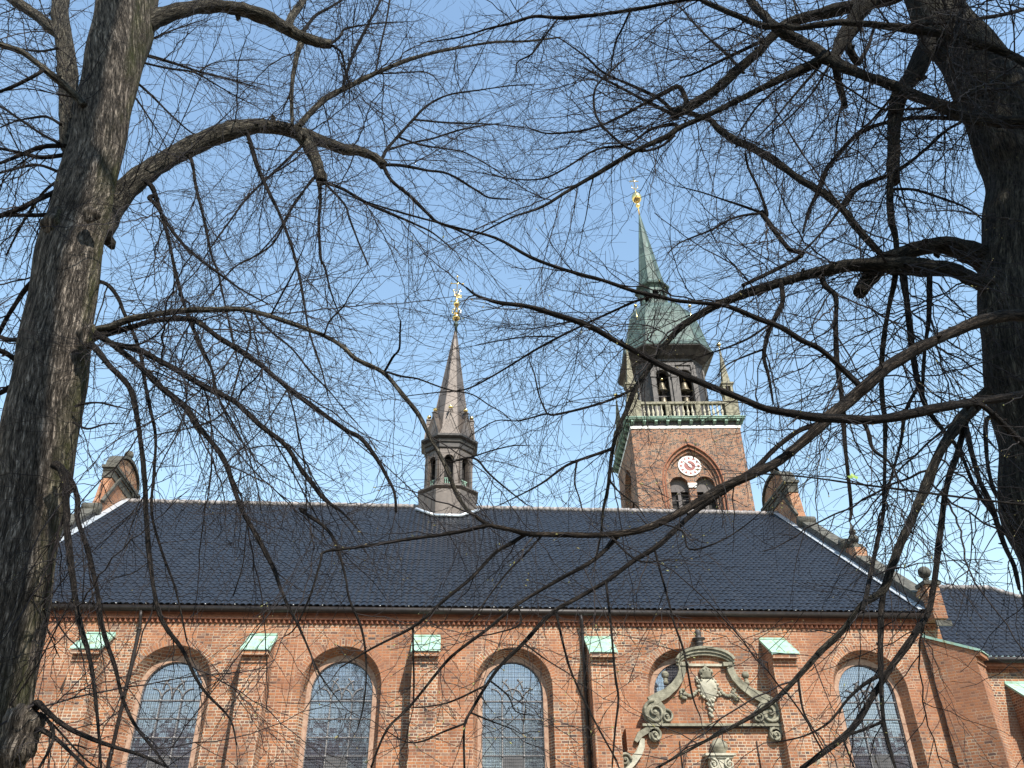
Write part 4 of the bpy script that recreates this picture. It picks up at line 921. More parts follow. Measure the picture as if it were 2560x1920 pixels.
 (1,'trunk',6.2,6.2,0.0,[(2740,2250,230),(2690,1700,215),(2660,1400,205),(2612,1280,200),(2598,1107,198),(2560,951,190),(2552,757,188),(2557,560,180),(2559,467,175),(2542,389,172),(2516,311,165),(2481,233,152),(2431,155,135),(2372,78,128),(2336,0,122),(2300,-120,110),(2270,-260,95)]),
 (1,'limb',None,6.4,0.6,[(2338,70,58.3),(2322,101,52.5),(2291,175,44.7),(2252,233,38.9),(2238,292,34.2),(2235,350,31.1),(2233,408,30.3),(2233,457,28.0)]),
 (1,'branch',None,6.3,1,[(2233,447,19.4),(2225,467,17.9),(2227,544,15.6),(2237,583,14.0),(2242,638,12.4),(2237,698,13.2),(2217,796,13.2),(2205,893,12.4),(2205,990,11.7),(2213,1068,10.9),(2209,1280,8.6)]),
 (1,'limb',5.6,6.8,0.9,[(2614,311,35.8),(2560,307,35.0),(2497,303,33.0),(2419,292,31.1),(2361,268,29.2),(2283,237,27.2),(2244,218,25.3),(2167,191,25.3),(2100,163,28.0),(2065,144,30.3),(2038,124,28.8),(1992,101,27.2),(1941,70,24.9),(1918,47,22.5),(1887,16,20.2),(1871,-8,17.9),(1856,-39,15.6)]),
 (1,'limb',None,7.4,1,[(2065,144,25.7),(2011,167,18.7),(1933,206,16.7),(1856,245,15.6),(1778,284,14.4),(1700,319,13.6),(1666,342,13.2),(1589,377,12.4),(1511,424,11.3),(1425,474,9.3),(1355,517,6.6),(1278,544,4.7),(1200,583,3.5),(1145,607,2.3)]),
 (1,'limb',5.5,6.6,0.9,[(2614,183,22.5),(2560,156,21.4),(2516,132,21.4),(2439,105,20.2),(2361,86,19.4),(2283,74,19.4),(2205,64,17.9),(2108,56,16.3),(2050,62,15.6),(1992,70,14.8),(1953,64,14.0),(1910,66,14.8),(1871,51,14.0),(1778,12,12.4),(1743,-4,10.1),(1700,-23,8.6)]),
 (1,'limb',6.4,7.6,0.8,[(2264,-23,33.0),(2221,0,31.1),(2128,16,29.5),(2050,35,27.2),(1980,54,25.7),(1949,74,24.1),(1925,97,23.3),(1894,132,23.3),(1848,171,23.3),(1797,218,23.3),(1747,253,23.3),(1700,280,24.1),(1686,290,24.9)]),
 (1,'limb',6.4,6.8,0.8,[(2167,4,48.6),(2147,31,43.5),(2120,78,38.9),(2093,128,31.1),(2089,163,19.4),(2100,218,16.3),(2114,268,14.8)]),
 (1,'branch',None,6.7,1,[(2112,101,23.3),(2128,132,20.2),(2147,161,17.1)]),
 (1,'branch',None,6.8,1,[(2147,159,11.7),(2170,117,9.3),(2178,93,7.0),(2190,54,5.4)]),
 (1,'branch',None,6.6,1.2,[(2104,264,5.4),(2093,311,4.7),(2089,350,3.9),(2085,404,2.7)]),
 (1,'limb',7.4,6.2,1,[(1700,272,11.7),(1739,288,13.2),(1774,299,14.8),(1797,323,16.3),(1836,350,17.9),(1879,369,19.4),(1933,400,19.4),(2003,451,18.7),(2050,478,18.3),(2104,521,17.9),(2147,575,17.1),(2205,638,16.3),(2252,683,14.8)]),
 (1,'branch',None,6.2,1,[(2104,521,17.1),(2139,474,14.8),(2186,451,12.4),(2244,428,9.3),(2314,373,7.8),(2361,330,7.0),(2400,307,6.2),(2439,288,5.4)]),
 (1,'branch',None,6.6,1,[(2007,583,5.4),(2023,525,7.8),(2050,467,9.3),(2062,432,10.9),(2081,404,10.9),(2128,350,10.5),(2186,315,10.1),(2283,295,10.1),(2400,297,12.4),(2478,303,14.8)]),
 (1,'branch',None,6.4,1,[(2104,517,7.8),(2069,564,6.2),(2030,607,5.4),(1972,661,3.9)]),
 (1,'limb',6.2,6.4,0.4,[(2516,702,70.0),(2478,663,62.2),(2419,628,52.5),(2342,613,44.7),(2264,632,40.8),(2205,659,40.8),(2178,691,42.8),(2147,733,31.1)]),
 (1,'limb',6.1,6.9,1,[(2497,729,46.7),(2431,698,38.9),(2380,675,38.9),(2283,667,42.8),(2205,663,38.9),(2128,663,33.0),(2069,675,29.5),(1992,694,25.7),(1914,718,23.3),(1856,737,21.4),(1797,761,19.4),(1747,788,17.9),(1700,819,16.3),(1666,858,14.8),(1639,889,14.0),(1628,912,14.0),(1589,970,13.2),(1569,1021,11.7),(1550,1060,10.9),(1534,1110,10.1),(1526,1165,9.3),(1519,1223,8.6),(1507,1280,7.8),(1503,1327,6.2),(1492,1389,3.9)]),
 (1,'limb',4.9,4.2,1,[(2633,792,30.3),(2560,788,29.5),(2497,792,29.2),(2439,807,28.8),(2380,831,28.4),(2322,858,28.8),(2264,889,29.2),(2205,928,30.3),(2167,963,31.1),(2128,998,30.3),(2089,1029,28.8),(2042,1072,27.2),(1992,1118,25.7),(1933,1161,24.1),(1875,1188,23.3),(1797,1223,21.8),(1719,1270,19.4),(1666,1299,17.9),(1608,1323,16.3),(1550,1334,15.6),(1472,1338,14.8),(1375,1336,14.0),(1317,1334,12.8),(1270,1323,11.7),(1219,1311,10.1),(1188,1288,7.0)]),
 (1,'branch',None,4.1,1,[(1212,1315,10.9),(1122,1334,10.1),(1006,1350,9.3),(908,1366,8.6),(850,1373,7.4),(809,1381,6.2),(801,1404,5.8),(778,1482,5.4),(739,1568,4.3),(711,1591,2.7)]),
 (1,'limb',4.7,3.9,1,[(2633,982,21.4),(2560,986,21.4),(2516,994,21.4),(2439,1005,23.3),(2380,1013,23.3),(2283,1033,23.3),(2205,1048,22.5),(2128,1048,22.5),(2050,1044,21.8),(1972,1033,21.0),(1914,1021,19.4),(1856,998,17.9),(1797,974,17.1),(1739,951,16.3),(1700,935,15.6),(1628,900,14.8),(1550,858,14.0),(1472,815,14.0),(1394,788,13.2),(1317,766,11.7),(1250,757,10.9),(1219,749,9.3),(1188,737,7.0),(1165,718,4.7)]),
 (1,'branch',None,3.9,1,[(1188,738,3.9),(1169,745,3.5),(1157,764,2.3)]),
 (1,'limb',None,4.0,1,[(2155,970,16.3),(2108,924,14.8),(2050,873,14.0),(2003,850,13.6),(1953,819,13.2),(1894,796,12.4),(1836,772,11.7),(1797,761,10.9),(1700,753,10.5),(1647,741,10.1),(1589,729,9.7),(1511,702,9.3),(1414,675,8.6),(1328,644,7.8),(1239,595,6.6),(1122,564,5.4),(967,521,4.3),(850,482,3.1)]),
 (1,'limb',5.6,5.0,1,[(2470,982,36.9),(2439,1013,35.0),(2400,1052,29.5),(2369,1099,25.7),(2342,1145,22.5),(2314,1215,21.4),(2287,1280,21.4),(2252,1358,21.0),(2229,1416,20.2),(2209,1474,20.2),(2155,1513,16.3),(2108,1575,14.8),(2050,1630,14.0),(1999,1688,13.2),(1949,1739,11.7),(1894,1782,10.1),(1817,1824,8.6),(1700,1887,7.0),(1647,1918,5.4)]),
 (1,'branch',None,5.0,1,[(2431,1013,17.1),(2415,1052,16.3),(2396,1126,15.6),(2369,1204,14.8),(2357,1280,14.8),(2345,1377,14.8),(2326,1513,15.6),(2283,1591,16.3),(2217,1684,15.6),(2186,1735,14.8),(2128,1824,14.0),(2050,1887,13.2),(2003,1922,11.7)]),
 (1,'branch',None,5.0,1,[(2209,1223,8.6),(2209,1280,9.3),(2190,1369,10.9),(2167,1482,11.7),(2155,1529,11.7)]),
 (1,'branch',None,4.9,1,[(2209,1474,14.0),(2202,1552,14.0),(2202,1669,13.2),(2209,1805,10.9),(2229,1887,8.6),(2244,1941,5.4)]),
 (1,'branch',None,4.9,1,[(2202,1688,10.1),(2159,1712,8.6),(2120,1747,7.8),(2073,1805,6.2),(2011,1840,4.7),(1941,1855,3.1)]),
 (1,'branch',None,4.9,1,[(2205,1805,7.8),(2159,1824,7.0),(2112,1844,6.2),(2120,1879,5.4),(2135,1918,3.9)]),
 (1,'branch',None,4.9,1,[(1995,1692,6.2),(2001,1743,6.2),(2011,1785,5.4),(2034,1824,3.9),(2065,1879,2.3)]),
 (1,'branch',None,6.2,1,[(2062,714,14.0),(2089,741,13.2),(2089,815,12.4),(2093,912,12.1),(2104,990,11.7),(2112,1107,10.9),(2124,1223,9.7),(2128,1280,8.6),(2124,1303,5.4)]),
 (1,'branch',None,6.0,1,[(2256,679,18.7),(2260,702,17.9),(2272,796,15.6),(2283,893,14.0),(2299,970,13.2),(2322,1029,12.1),(2361,1079,10.9),(2400,1130,10.1),(2439,1223,9.3),(2478,1280,8.6),(2513,1338,6.2)]),
 (1,'branch',None,6.2,1,[(2322,675,15.6),(2324,698,13.2),(2322,796,10.9),(2312,873,9.3),(2307,970,7.8),(2314,1029,5.4)]),
 (1,'branch',None,6.0,1,[(2295,967,10.1),(2264,1029,8.6),(2252,1107,7.8),(2225,1204,6.2),(2205,1278,3.9)]),
 (1,'branch',None,5.2,1,[(2411,1052,14.0),(2431,1138,13.2),(2450,1204,12.8),(2478,1262,12.8),(2509,1358,12.4),(2536,1416,10.9),(2548,1474,7.8)]),
 (1,'branch',5.6,5.4,1,[(2489,1040,11.7),(2466,1052,10.9),(2466,1126,10.1),(2478,1204,8.6),(2513,1278,7.0)]),
 (1,'branch',None,4.4,1,[(2155,1048,10.9),(2170,1079,10.1),(2182,1122,8.6),(2221,1153,7.0),(2244,1196,5.4),(2244,1235,3.1)]),
 (1,'branch',4.6,4.3,1,[(2633,1157,17.1),(2560,1110,16.3),(2516,1068,14.8),(2470,1025,11.7),(2439,1005,8.6)]),
 (1,'branch',3.6,3.2,0.8,[(2633,1274,7.0),(2560,1262,6.2),(2400,1243,5.8),(2244,1223,5.4),(2128,1208,5.1),(2011,1192,4.7),(1894,1184,3.9),(1848,1184,2.3)]),
 (1,'branch',None,6.4,1,[(1957,753,11.7),(1937,796,11.7),(1918,842,11.7),(1910,893,10.9),(1922,943,7.8),(1933,1009,4.7)]),
 (1,'branch',None,6.5,1,[(1918,815,6.2),(1871,846,5.4),(1817,869,4.7),(1758,889,3.5),(1700,912,2.3)]),
 (1,'branch',None,6.4,1,[(1910,873,6.2),(1867,889,5.1),(1817,912,3.9),(1793,939,2.7)]),
 (1,'branch',None,6.3,1,[(1906,529,11.7),(1910,540,13.2),(1941,583,13.2),(1972,622,12.4),(2003,640,10.9),(1856,714,8.6)]),
 (1,'branch',None,6.4,1,[(1906,533,7.8),(1863,517,6.2),(1817,502,5.4),(1758,482,3.9),(1700,467,2.7)]),
 (1,'branch',None,6.4,1,[(1902,533,7.0),(1836,544,6.2),(1778,575,5.1),(1700,607,3.9),(1666,638,2.7)]),
 (1,'branch',None,6.4,1,[(1918,533,7.8),(1894,467,6.2),(1871,420,5.4),(1863,381,4.7)]),
 (1,'limb',6.4,7.6,1,[(1817,-23,10.1),(1743,-4,9.3),(1710,0,9.3),(1647,12,9.3),(1589,23,9.3),(1492,37,9.3),(1406,45,8.9),(1336,41,8.2),(1278,58,7.0),(1219,72,5.4),(1149,93,3.9),(1068,105,2.3)]),
 (1,'branch',None,7.4,1,[(1394,47,5.4),(1371,78,5.1),(1352,105,4.7),(1328,136,4.3),(1293,156,3.5),(1293,187,2.3)]),
 (1,'branch',None,7.4,1,[(1577,23,5.4),(1558,66,5.1),(1538,109,4.7),(1526,179,3.1)]),
 (1,'branch',None,7.4,1.1,[(1700,218,11.7),(1666,229,10.9),(1628,249,9.3),(1550,292,7.0),(1472,323,5.4),(1375,334,4.3),(1328,323,2.7)]),
 (1,'branch',None,7.4,1.1,[(1686,311,8.6),(1628,323,7.8),(1569,362,6.6),(1492,373,5.4),(1414,420,4.7),(1355,447,3.9),(1278,447,3.1),(1200,432,2.3),(1169,428,1.9)]),
 (1,'branch',None,7.2,0.8,[(1686,338,7.0),(1647,369,7.0),(1589,377,7.0),(1542,350,6.6),(1495,299,6.2),(1484,253,5.8),(1492,214,5.4),(1530,175,4.7),(1561,148,3.1)]),
 (1,'branch',None,7.4,1.1,[(1682,280,10.9),(1651,249,9.3),(1589,218,7.8),(1511,183,6.2),(1472,148,5.1),(1425,113,3.9),(1394,93,2.7)]),
 (1,'branch',None,7.5,1.1,[(1686,288,10.1),(1608,249,8.6),(1550,218,7.0),(1503,194,5.4),(1457,167,3.1)]),
 (1,'branch',None,7.6,1.2,[(1856,179,7.8),(1817,136,7.0),(1778,101,6.2),(1731,54,4.7),(1700,16,3.1)]),
 (1,'branch',None,7.4,1.1,[(1933,89,10.1),(1875,117,9.3),(1809,148,7.8),(1739,183,6.2),(1700,194,4.7)]),
 (1,'branch',None,6.8,1.1,[(2050,163,7.8),(2003,218,6.2),(1964,264,5.4),(1933,303,4.3),(1887,350,2.7)]),
 (1,'branch',None,6.8,1.1,[(2073,163,6.2),(2030,233,5.4),(1972,295,4.3),(1925,334,2.7)]),
 (1,'branch',None,6.8,1.1,[(2042,167,7.0),(1972,202,6.2),(1902,257,5.4),(1867,303,4.7),(1844,342,3.1)]),
 (1,'branch',None,6.4,1.1,[(2252,218,7.0),(2205,272,6.2),(2155,330,4.7),(2112,389,3.1)]),
 (1,'branch',None,6.2,1.1,[(2225,474,7.8),(2283,474,7.0),(2361,498,5.8),(2419,521,4.7),(2458,552,3.1)]),
 (1,'branch',5.4,5.2,1.1,[(2614,202,11.7),(2560,202,10.1),(2516,222,8.6),(2458,225,7.8),(2400,249,7.8),(2342,268,7.0),(2283,272,6.2),(2205,272,5.4),(2128,225,4.7),(2050,179,3.9),(1972,128,2.7)]),
 (1,'branch',5.2,4.6,1.1,[(2560,552,5.4),(2513,546,5.1),(2458,540,4.3),(2384,527,3.5),(2314,529,2.3)]),
 (1,'branch',6.0,5.6,1.1,[(2560,23,10.1),(2516,35,9.3),(2458,45,8.6),(2380,56,7.0),(2283,66,5.4),(2205,89,3.9)]),
 (1,'branch',5.6,5.2,1.1,[(2411,-8,14.0),(2400,39,12.4),(2388,86,10.9),(2369,148,7.0),(2380,202,3.9)]),
 (1,'branch',None,6.8,1.1,[(1532,1122,8.6),(1472,1142,7.8),(1414,1165,6.6),(1355,1208,5.1),(1297,1239,3.9),(1250,1262,2.7)]),
 (1,'branch',None,6.8,1.1,[(1581,974,7.0),(1530,998,6.6),(1472,1017,6.2),(1387,1037,5.4),(1363,1035,4.7),(1297,1052,3.9),(1239,1052,3.1),(1180,1087,2.3)]),
 (1,'branch',None,6.9,1.1,[(1367,1033,4.7),(1348,990,4.3),(1336,935,3.5),(1324,904,2.3)]),
 (1,'branch',None,6.5,1.1,[(1651,737,7.0),(1589,753,6.6),(1511,788,6.6),(1453,815,6.2),(1355,865,5.4),(1278,912,5.1),(1219,947,4.7),(1161,974,3.9),(1083,982,3.1),(1017,990,2.3)]),
 (1,'branch',None,7.0,1.1,[(1472,815,4.7),(1433,803,4.3),(1375,815,3.5),(1309,823,2.7),(1258,819,1.9)]),
 (1,'branch',None,7.0,1.1,[(1387,842,3.9),(1317,842,3.5),(1258,850,3.1),(1188,864,2.3)]),
 (1,'branch',None,6.6,1.0,[(1441,1161,5.4),(1437,1208,4.7),(1449,1247,3.9),(1457,1280,2.7)]),
 (1,'branch',None,6.6,1.0,[(1530,1126,5.4),(1526,1204,4.7),(1589,1262,3.5),(1612,1293,2.3)]),
 (1,'branch',None,4.2,1,[(1546,1338,10.9),(1519,1369,10.1),(1472,1408,9.7),(1394,1451,9.3),(1297,1509,8.6),(1219,1572,8.2),(1142,1630,7.8),(1103,1669,7.8),(1025,1766,7.4),(967,1824,6.6),(928,1918,5.1)]),
 (1,'limb',5.0,4.6,1,[(2089,1033,11.7),(2042,1060,12.4),(1992,1079,13.2),(1933,1126,13.2),(1894,1165,13.2),(1817,1223,14.0),(1739,1278,14.0),(1710,1303,14.0),(1647,1362,13.6),(1581,1404,12.4),(1519,1451,11.7),(1453,1490,10.9),(1383,1529,10.1),(1309,1607,9.7),(1254,1661,9.3),(1219,1708,8.6),(1180,1774,7.8),(1161,1817,6.6),(1161,1920,5.8)]),
 (1,'branch',None,4.1,1,[(1317,1334,10.1),(1278,1358,10.1),(1239,1381,9.3),(1180,1443,8.6),(1118,1494,7.8),(1068,1540,7.8),(1025,1572,7.0),(928,1622,5.8),(850,1669,3.9)]),
 (1,'branch',None,4.2,1,[(1352,1342,5.4),(1317,1381,5.1),(1258,1443,5.1),(1200,1521,3.9),(1161,1568,2.7)]),
 (1,'branch',None,4.5,1,[(1390,1529,6.6),(1410,1618,6.2),(1433,1692,5.8),(1488,1805,5.4),(1542,1902,3.9)]),
 (1,'branch',None,4.6,1,[(1515,1455,7.0),(1526,1552,6.6),(1538,1688,6.2),(1546,1747,5.8),(1538,1824,5.1),(1530,1918,3.9)]),
 (1,'branch',None,4.6,1,[(1635,1369,6.2),(1670,1498,5.8),(1686,1560,5.4),(1710,1630,5.4),(1731,1739,4.7),(1751,1793,2.7)]),
 (1,'branch',None,4.3,1,[(1033,1568,5.1),(1033,1630,5.1),(1035,1708,4.7),(1033,1770,3.1)]),
 (1,'branch',None,4.3,1,[(1161,1809,5.4),(1103,1832,5.1),(1060,1852,4.7),(1017,1855,3.9),(967,1828,2.7)]),
 (1,'branch',None,4.3,1,[(1212,1715,5.4),(1145,1747,4.7),(1099,1762,3.9),(1029,1770,2.7)]),
 (1,'branch',None,4.3,1,[(1177,1782,4.7),(1223,1801,3.9),(1285,1824,2.7)]),
 (1,'branch',None,4.3,1,[(1223,1700,4.7),(1270,1739,4.3),(1289,1778,3.5),(1332,1789,2.3)]),
 (1,'branch',None,4.2,1,[(1293,1509,5.4),(1301,1560,4.7),(1239,1583,3.9),(1192,1591,2.7)]),
 (1,'branch',None,4.4,1,[(1309,1607,4.7),(1355,1642,3.9),(1410,1677,3.1),(1433,1692,2.3)]),
 (1,'branch',None,4.0,1,[(1526,1338,6.2),(1561,1377,5.4),(1604,1404,4.7),(1666,1401,3.1)]),
 (1,'branch',None,4.0,1,[(1643,1307,4.7),(1705,1327,4.7),(1723,1373,4.3),(1789,1358,3.5),(1856,1319,2.7),(1902,1280,1.9)]),
]

def catmull(P, sub):
    out = []
    n = len(P)
    for i in range(n-1):
        p0, p1, p2, p3 = P[max(i-1,0)], P[i], P[i+1], P[min(i+2,n-1)]
        for k in range(sub):
            t = k/sub
            out.append(.5*((2*p1)+(-p0+p2)*t+(2*p0-5*p1+4*p2-p3)*t*t+(-p0+3*p1-3*p2+p3)*t**3))
    out.append(P[-1]); return np.array(out)
class Twigs:
    """collects every thin twig of one tree as three sided tubes"""
    def __init__(s): s.v = []; s.f = []; s.n = 0
    def chain(s, pts, rad):
        P = np.array(pts); m = len(P)
        T = np.gradient(P, axis=0); T /= (np.linalg.norm(T, axis=1, keepdims=True)+1e-9)
        a = np.array([.31, .77, .55]) if abs(T[0] @ np.array([.31,.77,.55])) < .8 else np.array([.9, -.3, .1])
        U = np.cross(T, a); U /= (np.linalg.norm(U, axis=1, keepdims=True)+1e-9); W = np.cross(T, U)
        r = np.array(rad)[:, None]
        V = np.stack([P+U*r, P+(-.5*U+.866*W)*r, P+(-.5*U-.866*W)*r], 1).reshape(-1, 3)
        i = (np.arange(m-1)*3)[:, None]; k = np.arange(3)[None]; k2 = (k+1) % 3
        F = np.stack([i+k, i+k2, i+3+k2, i+3+k], -1).reshape(-1, 4) + s.n
        s.v.append(V); s.f.append(F); s.n += len(V)
    def build(s, name, mat, parent, **props):
        V = np.concatenate(s.v); F = np.concatenate(s.f)
        me = bpy.data.meshes.new(name); me.vertices.add(len(V)); me.vertices.foreach_set('co', V.astype(np.float32).ravel())
        me.loops.add(F.size); me.loops.foreach_set('vertex_index', F.astype(np.int32).ravel())
        me.polygons.add(len(F)); me.polygons.foreach_set('loop_start', np.arange(0, F.size, 4, dtype=np.int32))
        me.update(calc_edges=True); me.polygons.foreach_set('use_smooth', np.ones(len(F), bool)); me.materials.append(mat)
        o = bpy.data.objects.new(name, me); col.objects.link(o); o.parent = parent; o.matrix_parent_inverse = full_matrix(parent).inverted()
        for k, v in props.items(): o[k] = v
        return o
rnd = random.Random(11)
def unit(v): return v/(np.linalg.norm(v)+1e-9)
def rvec(): return unit(np.array([rnd.gauss(0,1), rnd.gauss(0,1), rnd.gauss(0,1)]))
def bud_at(mb, p, d, s):
    d = Vector(d).normalized(); u = d.orthogonal().normalized(); w = d.cross(u); p = Vector(p); b = []
    for q, r in ((0, .25), (.35, 1), (.7, .75)):
        b += [p+d*(q*s*3)+(u*math.cos(a)+w*math.sin(a))*r*s*.62 for a in (0, 1.57, 3.14, 4.71)]
    b.append(p+d*s*3.1)
    mb.add(b, [(j*4+k, j*4+(k+1) % 4, j*4+4+(k+1) % 4, j*4+4+k) for j in (0, 1) for k in range(4)] + [(8+k, 8+(k+1) % 4, 12) for k in range(4)], True)
def grow(tw, buds, p, d, ln, r0, lvl, maxl, budp, bsz, step=.07):
    """zigzag twig, bent a little at every node, with alternate side shoots"""
    n = max(3, int(ln/step)); pts = [p]; rad = [r0]; dd = d
    curl = rvec()*rnd.uniform(.01, .11)*min(1, .8/ln); curl[2] -= rnd.uniform(-.02, .05)
    nrm = unit(np.cross(d, rvec())); side = rnd.choice((-1, 1)); kids = []
    for i in range(n):
        dd = unit(dd + side*nrm*rnd.uniform(.10, .40) + rvec()*.10 + curl); side = -side
        p = p + dd*(ln/n)*rnd.uniform(.7, 1.3); pts.append(p); rad.append(max(r0*(1-.62*(i+1)/n), .0018))
        if lvl < maxl and i < n-1 and rnd.random() < (.55 if lvl == 0 else .5):
            kids.append((p, unit(dd*rnd.uniform(.5, 1.1) + side*nrm*rnd.uniform(.6, 1.2) + rvec()*.35), ln*rnd.uniform(.2, .6)*(1-.5*i/n), rad[-1]*.7))
        elif buds is not None and bsz > .0045 and rnd.random() < .22: bud_at(buds, p, unit(dd+side*nrm*.9), bsz*.62)
    tw.chain(pts, rad)
    if buds is not None and rnd.random() < budp: bud_at(buds, p, dd, bsz*rnd.uniform(.7, 1.3))
    for kp, kd, kl, kr in kids:
        if kl > .045: grow(tw, buds, kp, kd, kl, max(kr, .0017), lvl+1, maxl, budp, bsz, step*.85)

def near_(dep): return dep.mean() < 5.2
def build_tree(idx, name, label, base, trunk_mat):
    root = thing(name, label, 'tree', base)
    mine = [L for L in LIMBS if L[0] == idx]
    known = []; tw = Twigs(); buds = MB(); green = MB()
    for _, kind, y0, y1, dens, pts in mine:
        px = np.array([(p[0], p[1]) for p in pts], float)
        if y0 is None:
            best = (1e9, 7.0)
            for kx, ky, kY, kw in known:
                dd = max(math.hypot(kx-px[0,0], ky-px[0,1]) - .35*kw, 0)
                if dd < best[0]: best = (dd, kY, kx, ky)
            y0 = best[1]
            if 4 < best[0] < 75:      # carry the branch on to the limb it grows from
                px = np.vstack([[best[2], best[3]], px]); pts = [(best[2], best[3], pts[0][2]*1.15)] + pts
        s = np.r_[0, np.cumsum(np.hypot(*np.diff(px, axis=0).T))]; s /= s[-1]
        dep = y0+(y1-y0)*s
        if kind != 'trunk': dep = dep + np.array([0]+[rnd.uniform(-.05, .05) for _ in range(len(s)-2)]+[0])
        P = np.array([at(x, y, Y) for (x, y), Y in zip(px, dep)])
        rad = np.array([.5*p[2]*cam_depth(q)/FOC for p, q in zip(pts, P)])
        sub = 8 if kind == 'trunk' else 4
        C = catmull(P, sub); rr = np.interp(np.linspace(0, 1, len(C)), np.linspace(0, 1, len(P)), rad)
        cx_ = catmull(np.c_[px, dep, np.array([p[2] for p in pts])], sub)
        known += [tuple(q) for q in cx_]
        big = rad.max()
        if kind == 'burl':
            m = MB(); q0 = P[0]; m.sphere((0,0,0), 1, 20, 14); sd = rnd.uniform(0, 9)
            for j, v in enumerate(m.v):
                k = rad[0]*(1+.16*math.sin(4*v[0]+sd)+.14*math.sin(5*v[2]+2*sd)+.09*math.sin(11*v[1]+7*v[0]))
                m.v[j] = (q0[0]+v[0]*k, q0[1]+v[1]*k, q0[2]+v[2]*k*1.35)
                m.uv[j] = (v[0]*k, v[2]*k*1.35, 0)
            m.build('burl', trunk_mat, root, fix=False); continue
        if kind == 'trunk':
            ph = [rnd.uniform(0, 6.28) for _ in range(6)]
            lump = lambda k, l, n, ph=ph: (.05*math.sin(3*2*math.pi*k/n+ph[0]+.35*l)+.035*math.sin(5*2*math.pi*k/n+ph[1]-.5*l)+.03*math.sin(2.1*l+ph[2])+.02*math.sin(9*2*math.pi*k/n+ph[3]+2*l)+.03*math.sin(5.3*l+ph[4]+2*math.pi*k/n))
            m = MB(); m.tube(C, rr, 40, uv=True, lump=1.0, rnd=lump); m.build('trunk', trunk_mat, root, fix=False)
        else:
            n = 20 if big > .05 else (10 if big > .02 else 7)
            sd = rnd.uniform(0, 9)
            lump = lambda k, l, n, sd=sd: .06*math.sin(7*l+sd)+.05*math.sin(2*2*math.pi*k/n+3*l+sd)+.05*math.sin(17*l+2*sd+2*math.pi*k/n)+.035*math.sin(41*l+sd)
            rv = rr*np.array([rnd.uniform(.95, 1.06) for _ in rr])
            m = MB(); m.tube(C, rv, n, uv=True, lump=1.0, rnd=lump)
            for q in range(1, len(C)-1):       # knots and spur stubs
                if rnd.random() < .10:
                    tt = unit(C[q+1]-C[q-1]); sv = unit(np.cross(tt, rvec())); r_ = rv[q]
                    m.tube([C[q]+sv*r_*.5, C[q]+sv*r_*1.25+tt*r_*.2, C[q]+sv*(r_*1.5+.01)], [r_*.5, r_*.36, r_*.16], 6, uv=True)
            mat = (MAT['branch_near'] if near_(dep) else MAT['branch_big'] if idx == 0 else MAT['branch_shaded']) if big > .042 else MAT['branch']
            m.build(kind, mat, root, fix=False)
        # side shoots
        if dens <= 0: continue
        near = dep.mean() < 5.2
        seg = np.linalg.norm(np.diff(C, axis=0), axis=1); cum = np.r_[0, np.cumsum(seg)]; tot = cum[-1]
        l = .1*rnd.random(); sgn = 1; pl = unit(np.cross(unit(C[-1]-C[0]), rvec()))
        while l < tot:
            i = min(np.searchsorted(cum, l)-1, len(C)-2); i = max(i, 0); f = (l-cum[i])/max(seg[i], 1e-6)
            p = C[i]+(C[i+1]-C[i])*f; r = rr[i]; t = unit(C[i+1]-C[i]); frac = l/tot
            X, Y = cx_[i][0], cx_[i][1]
            k = dens*(1.35 if Y < 560 and (X < 950 or X > 1560) else 1.0)
            if 880 < X < 1270 and 540 < Y < 1290: k *= .42
            if Y > 1240: k *= .85 if near else .48
            elif Y > 900 and not near: k *= .72
            if frac > .04:
                perp = unit(np.cross(t, pl)); sgn = -sgn
                d = unit(sgn*perp*rnd.uniform(.55, 1.0) + t*rnd.uniform(.45, 1.15) + rvec()*.42 + np.array([0, 0, rnd.uniform(-.3, .12)]))
                g_ = green if near else buds
                if near:
                    ln = rnd.uniform(.12, .62)*(1.1-.4*frac); mx = 1 if rnd.random() < .7 else 2; r0 = max(min(.38*r, .0056), .0024)
                    grow(tw, g_, p, d, ln, r0, 0, mx, .5, .0052, .075)
                else:
                    long_ = rnd.random() < (.34 if X > 1400 and Y < 1000 else .24)
                    ln = rnd.uniform(1.0, 2.7) if long_ else rnd.uniform(.15, .85)*(1.15-.5*frac)
                    r0 = max(min(.42*r, rnd.uniform(.007, .0125) if long_ else .0052), .0022)
                    grow(tw, g_, p, d, ln, r0, 0, 2, .12, .0040, .12 if long_ else .09)
            l += (.20 if near else .105)/k*rnd.uniform(.5, 1.5)
        grow(tw, green if near else buds, C[-1], unit(C[-1]-C[-2]), rnd.uniform(.25, .6), min(rr[-1]*.9, .006), 0, 2, .5, .005)
    print('TWIGQUADS', name, sum(len(f) for f in tw.f), len(tw.f))
    tw.build('twigs', MAT['twig'], root, kind='stuff')
    if buds.v: buds.build('buds', MAT['bud'], root, fix=False, kind='stuff')
    if green.v: green.build('opening_buds', MAT['bud_green'], root, fix=False, kind='stuff')
    return root
MAT['bud_green'] = plain_mat('green_bud', (.17,.11,.05), (.30,.31,.10), .65, scale=14, spec=.3)
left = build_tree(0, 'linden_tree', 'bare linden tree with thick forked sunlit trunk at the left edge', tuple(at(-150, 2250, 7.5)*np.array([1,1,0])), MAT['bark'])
right = build_tree(1, 'linden_tree', 'bare linden tree with dark shaded trunk at the right edge', tuple(at(2740, 2250, 6.2)*np.array([1,1,0])), MAT['bark_shaded'])
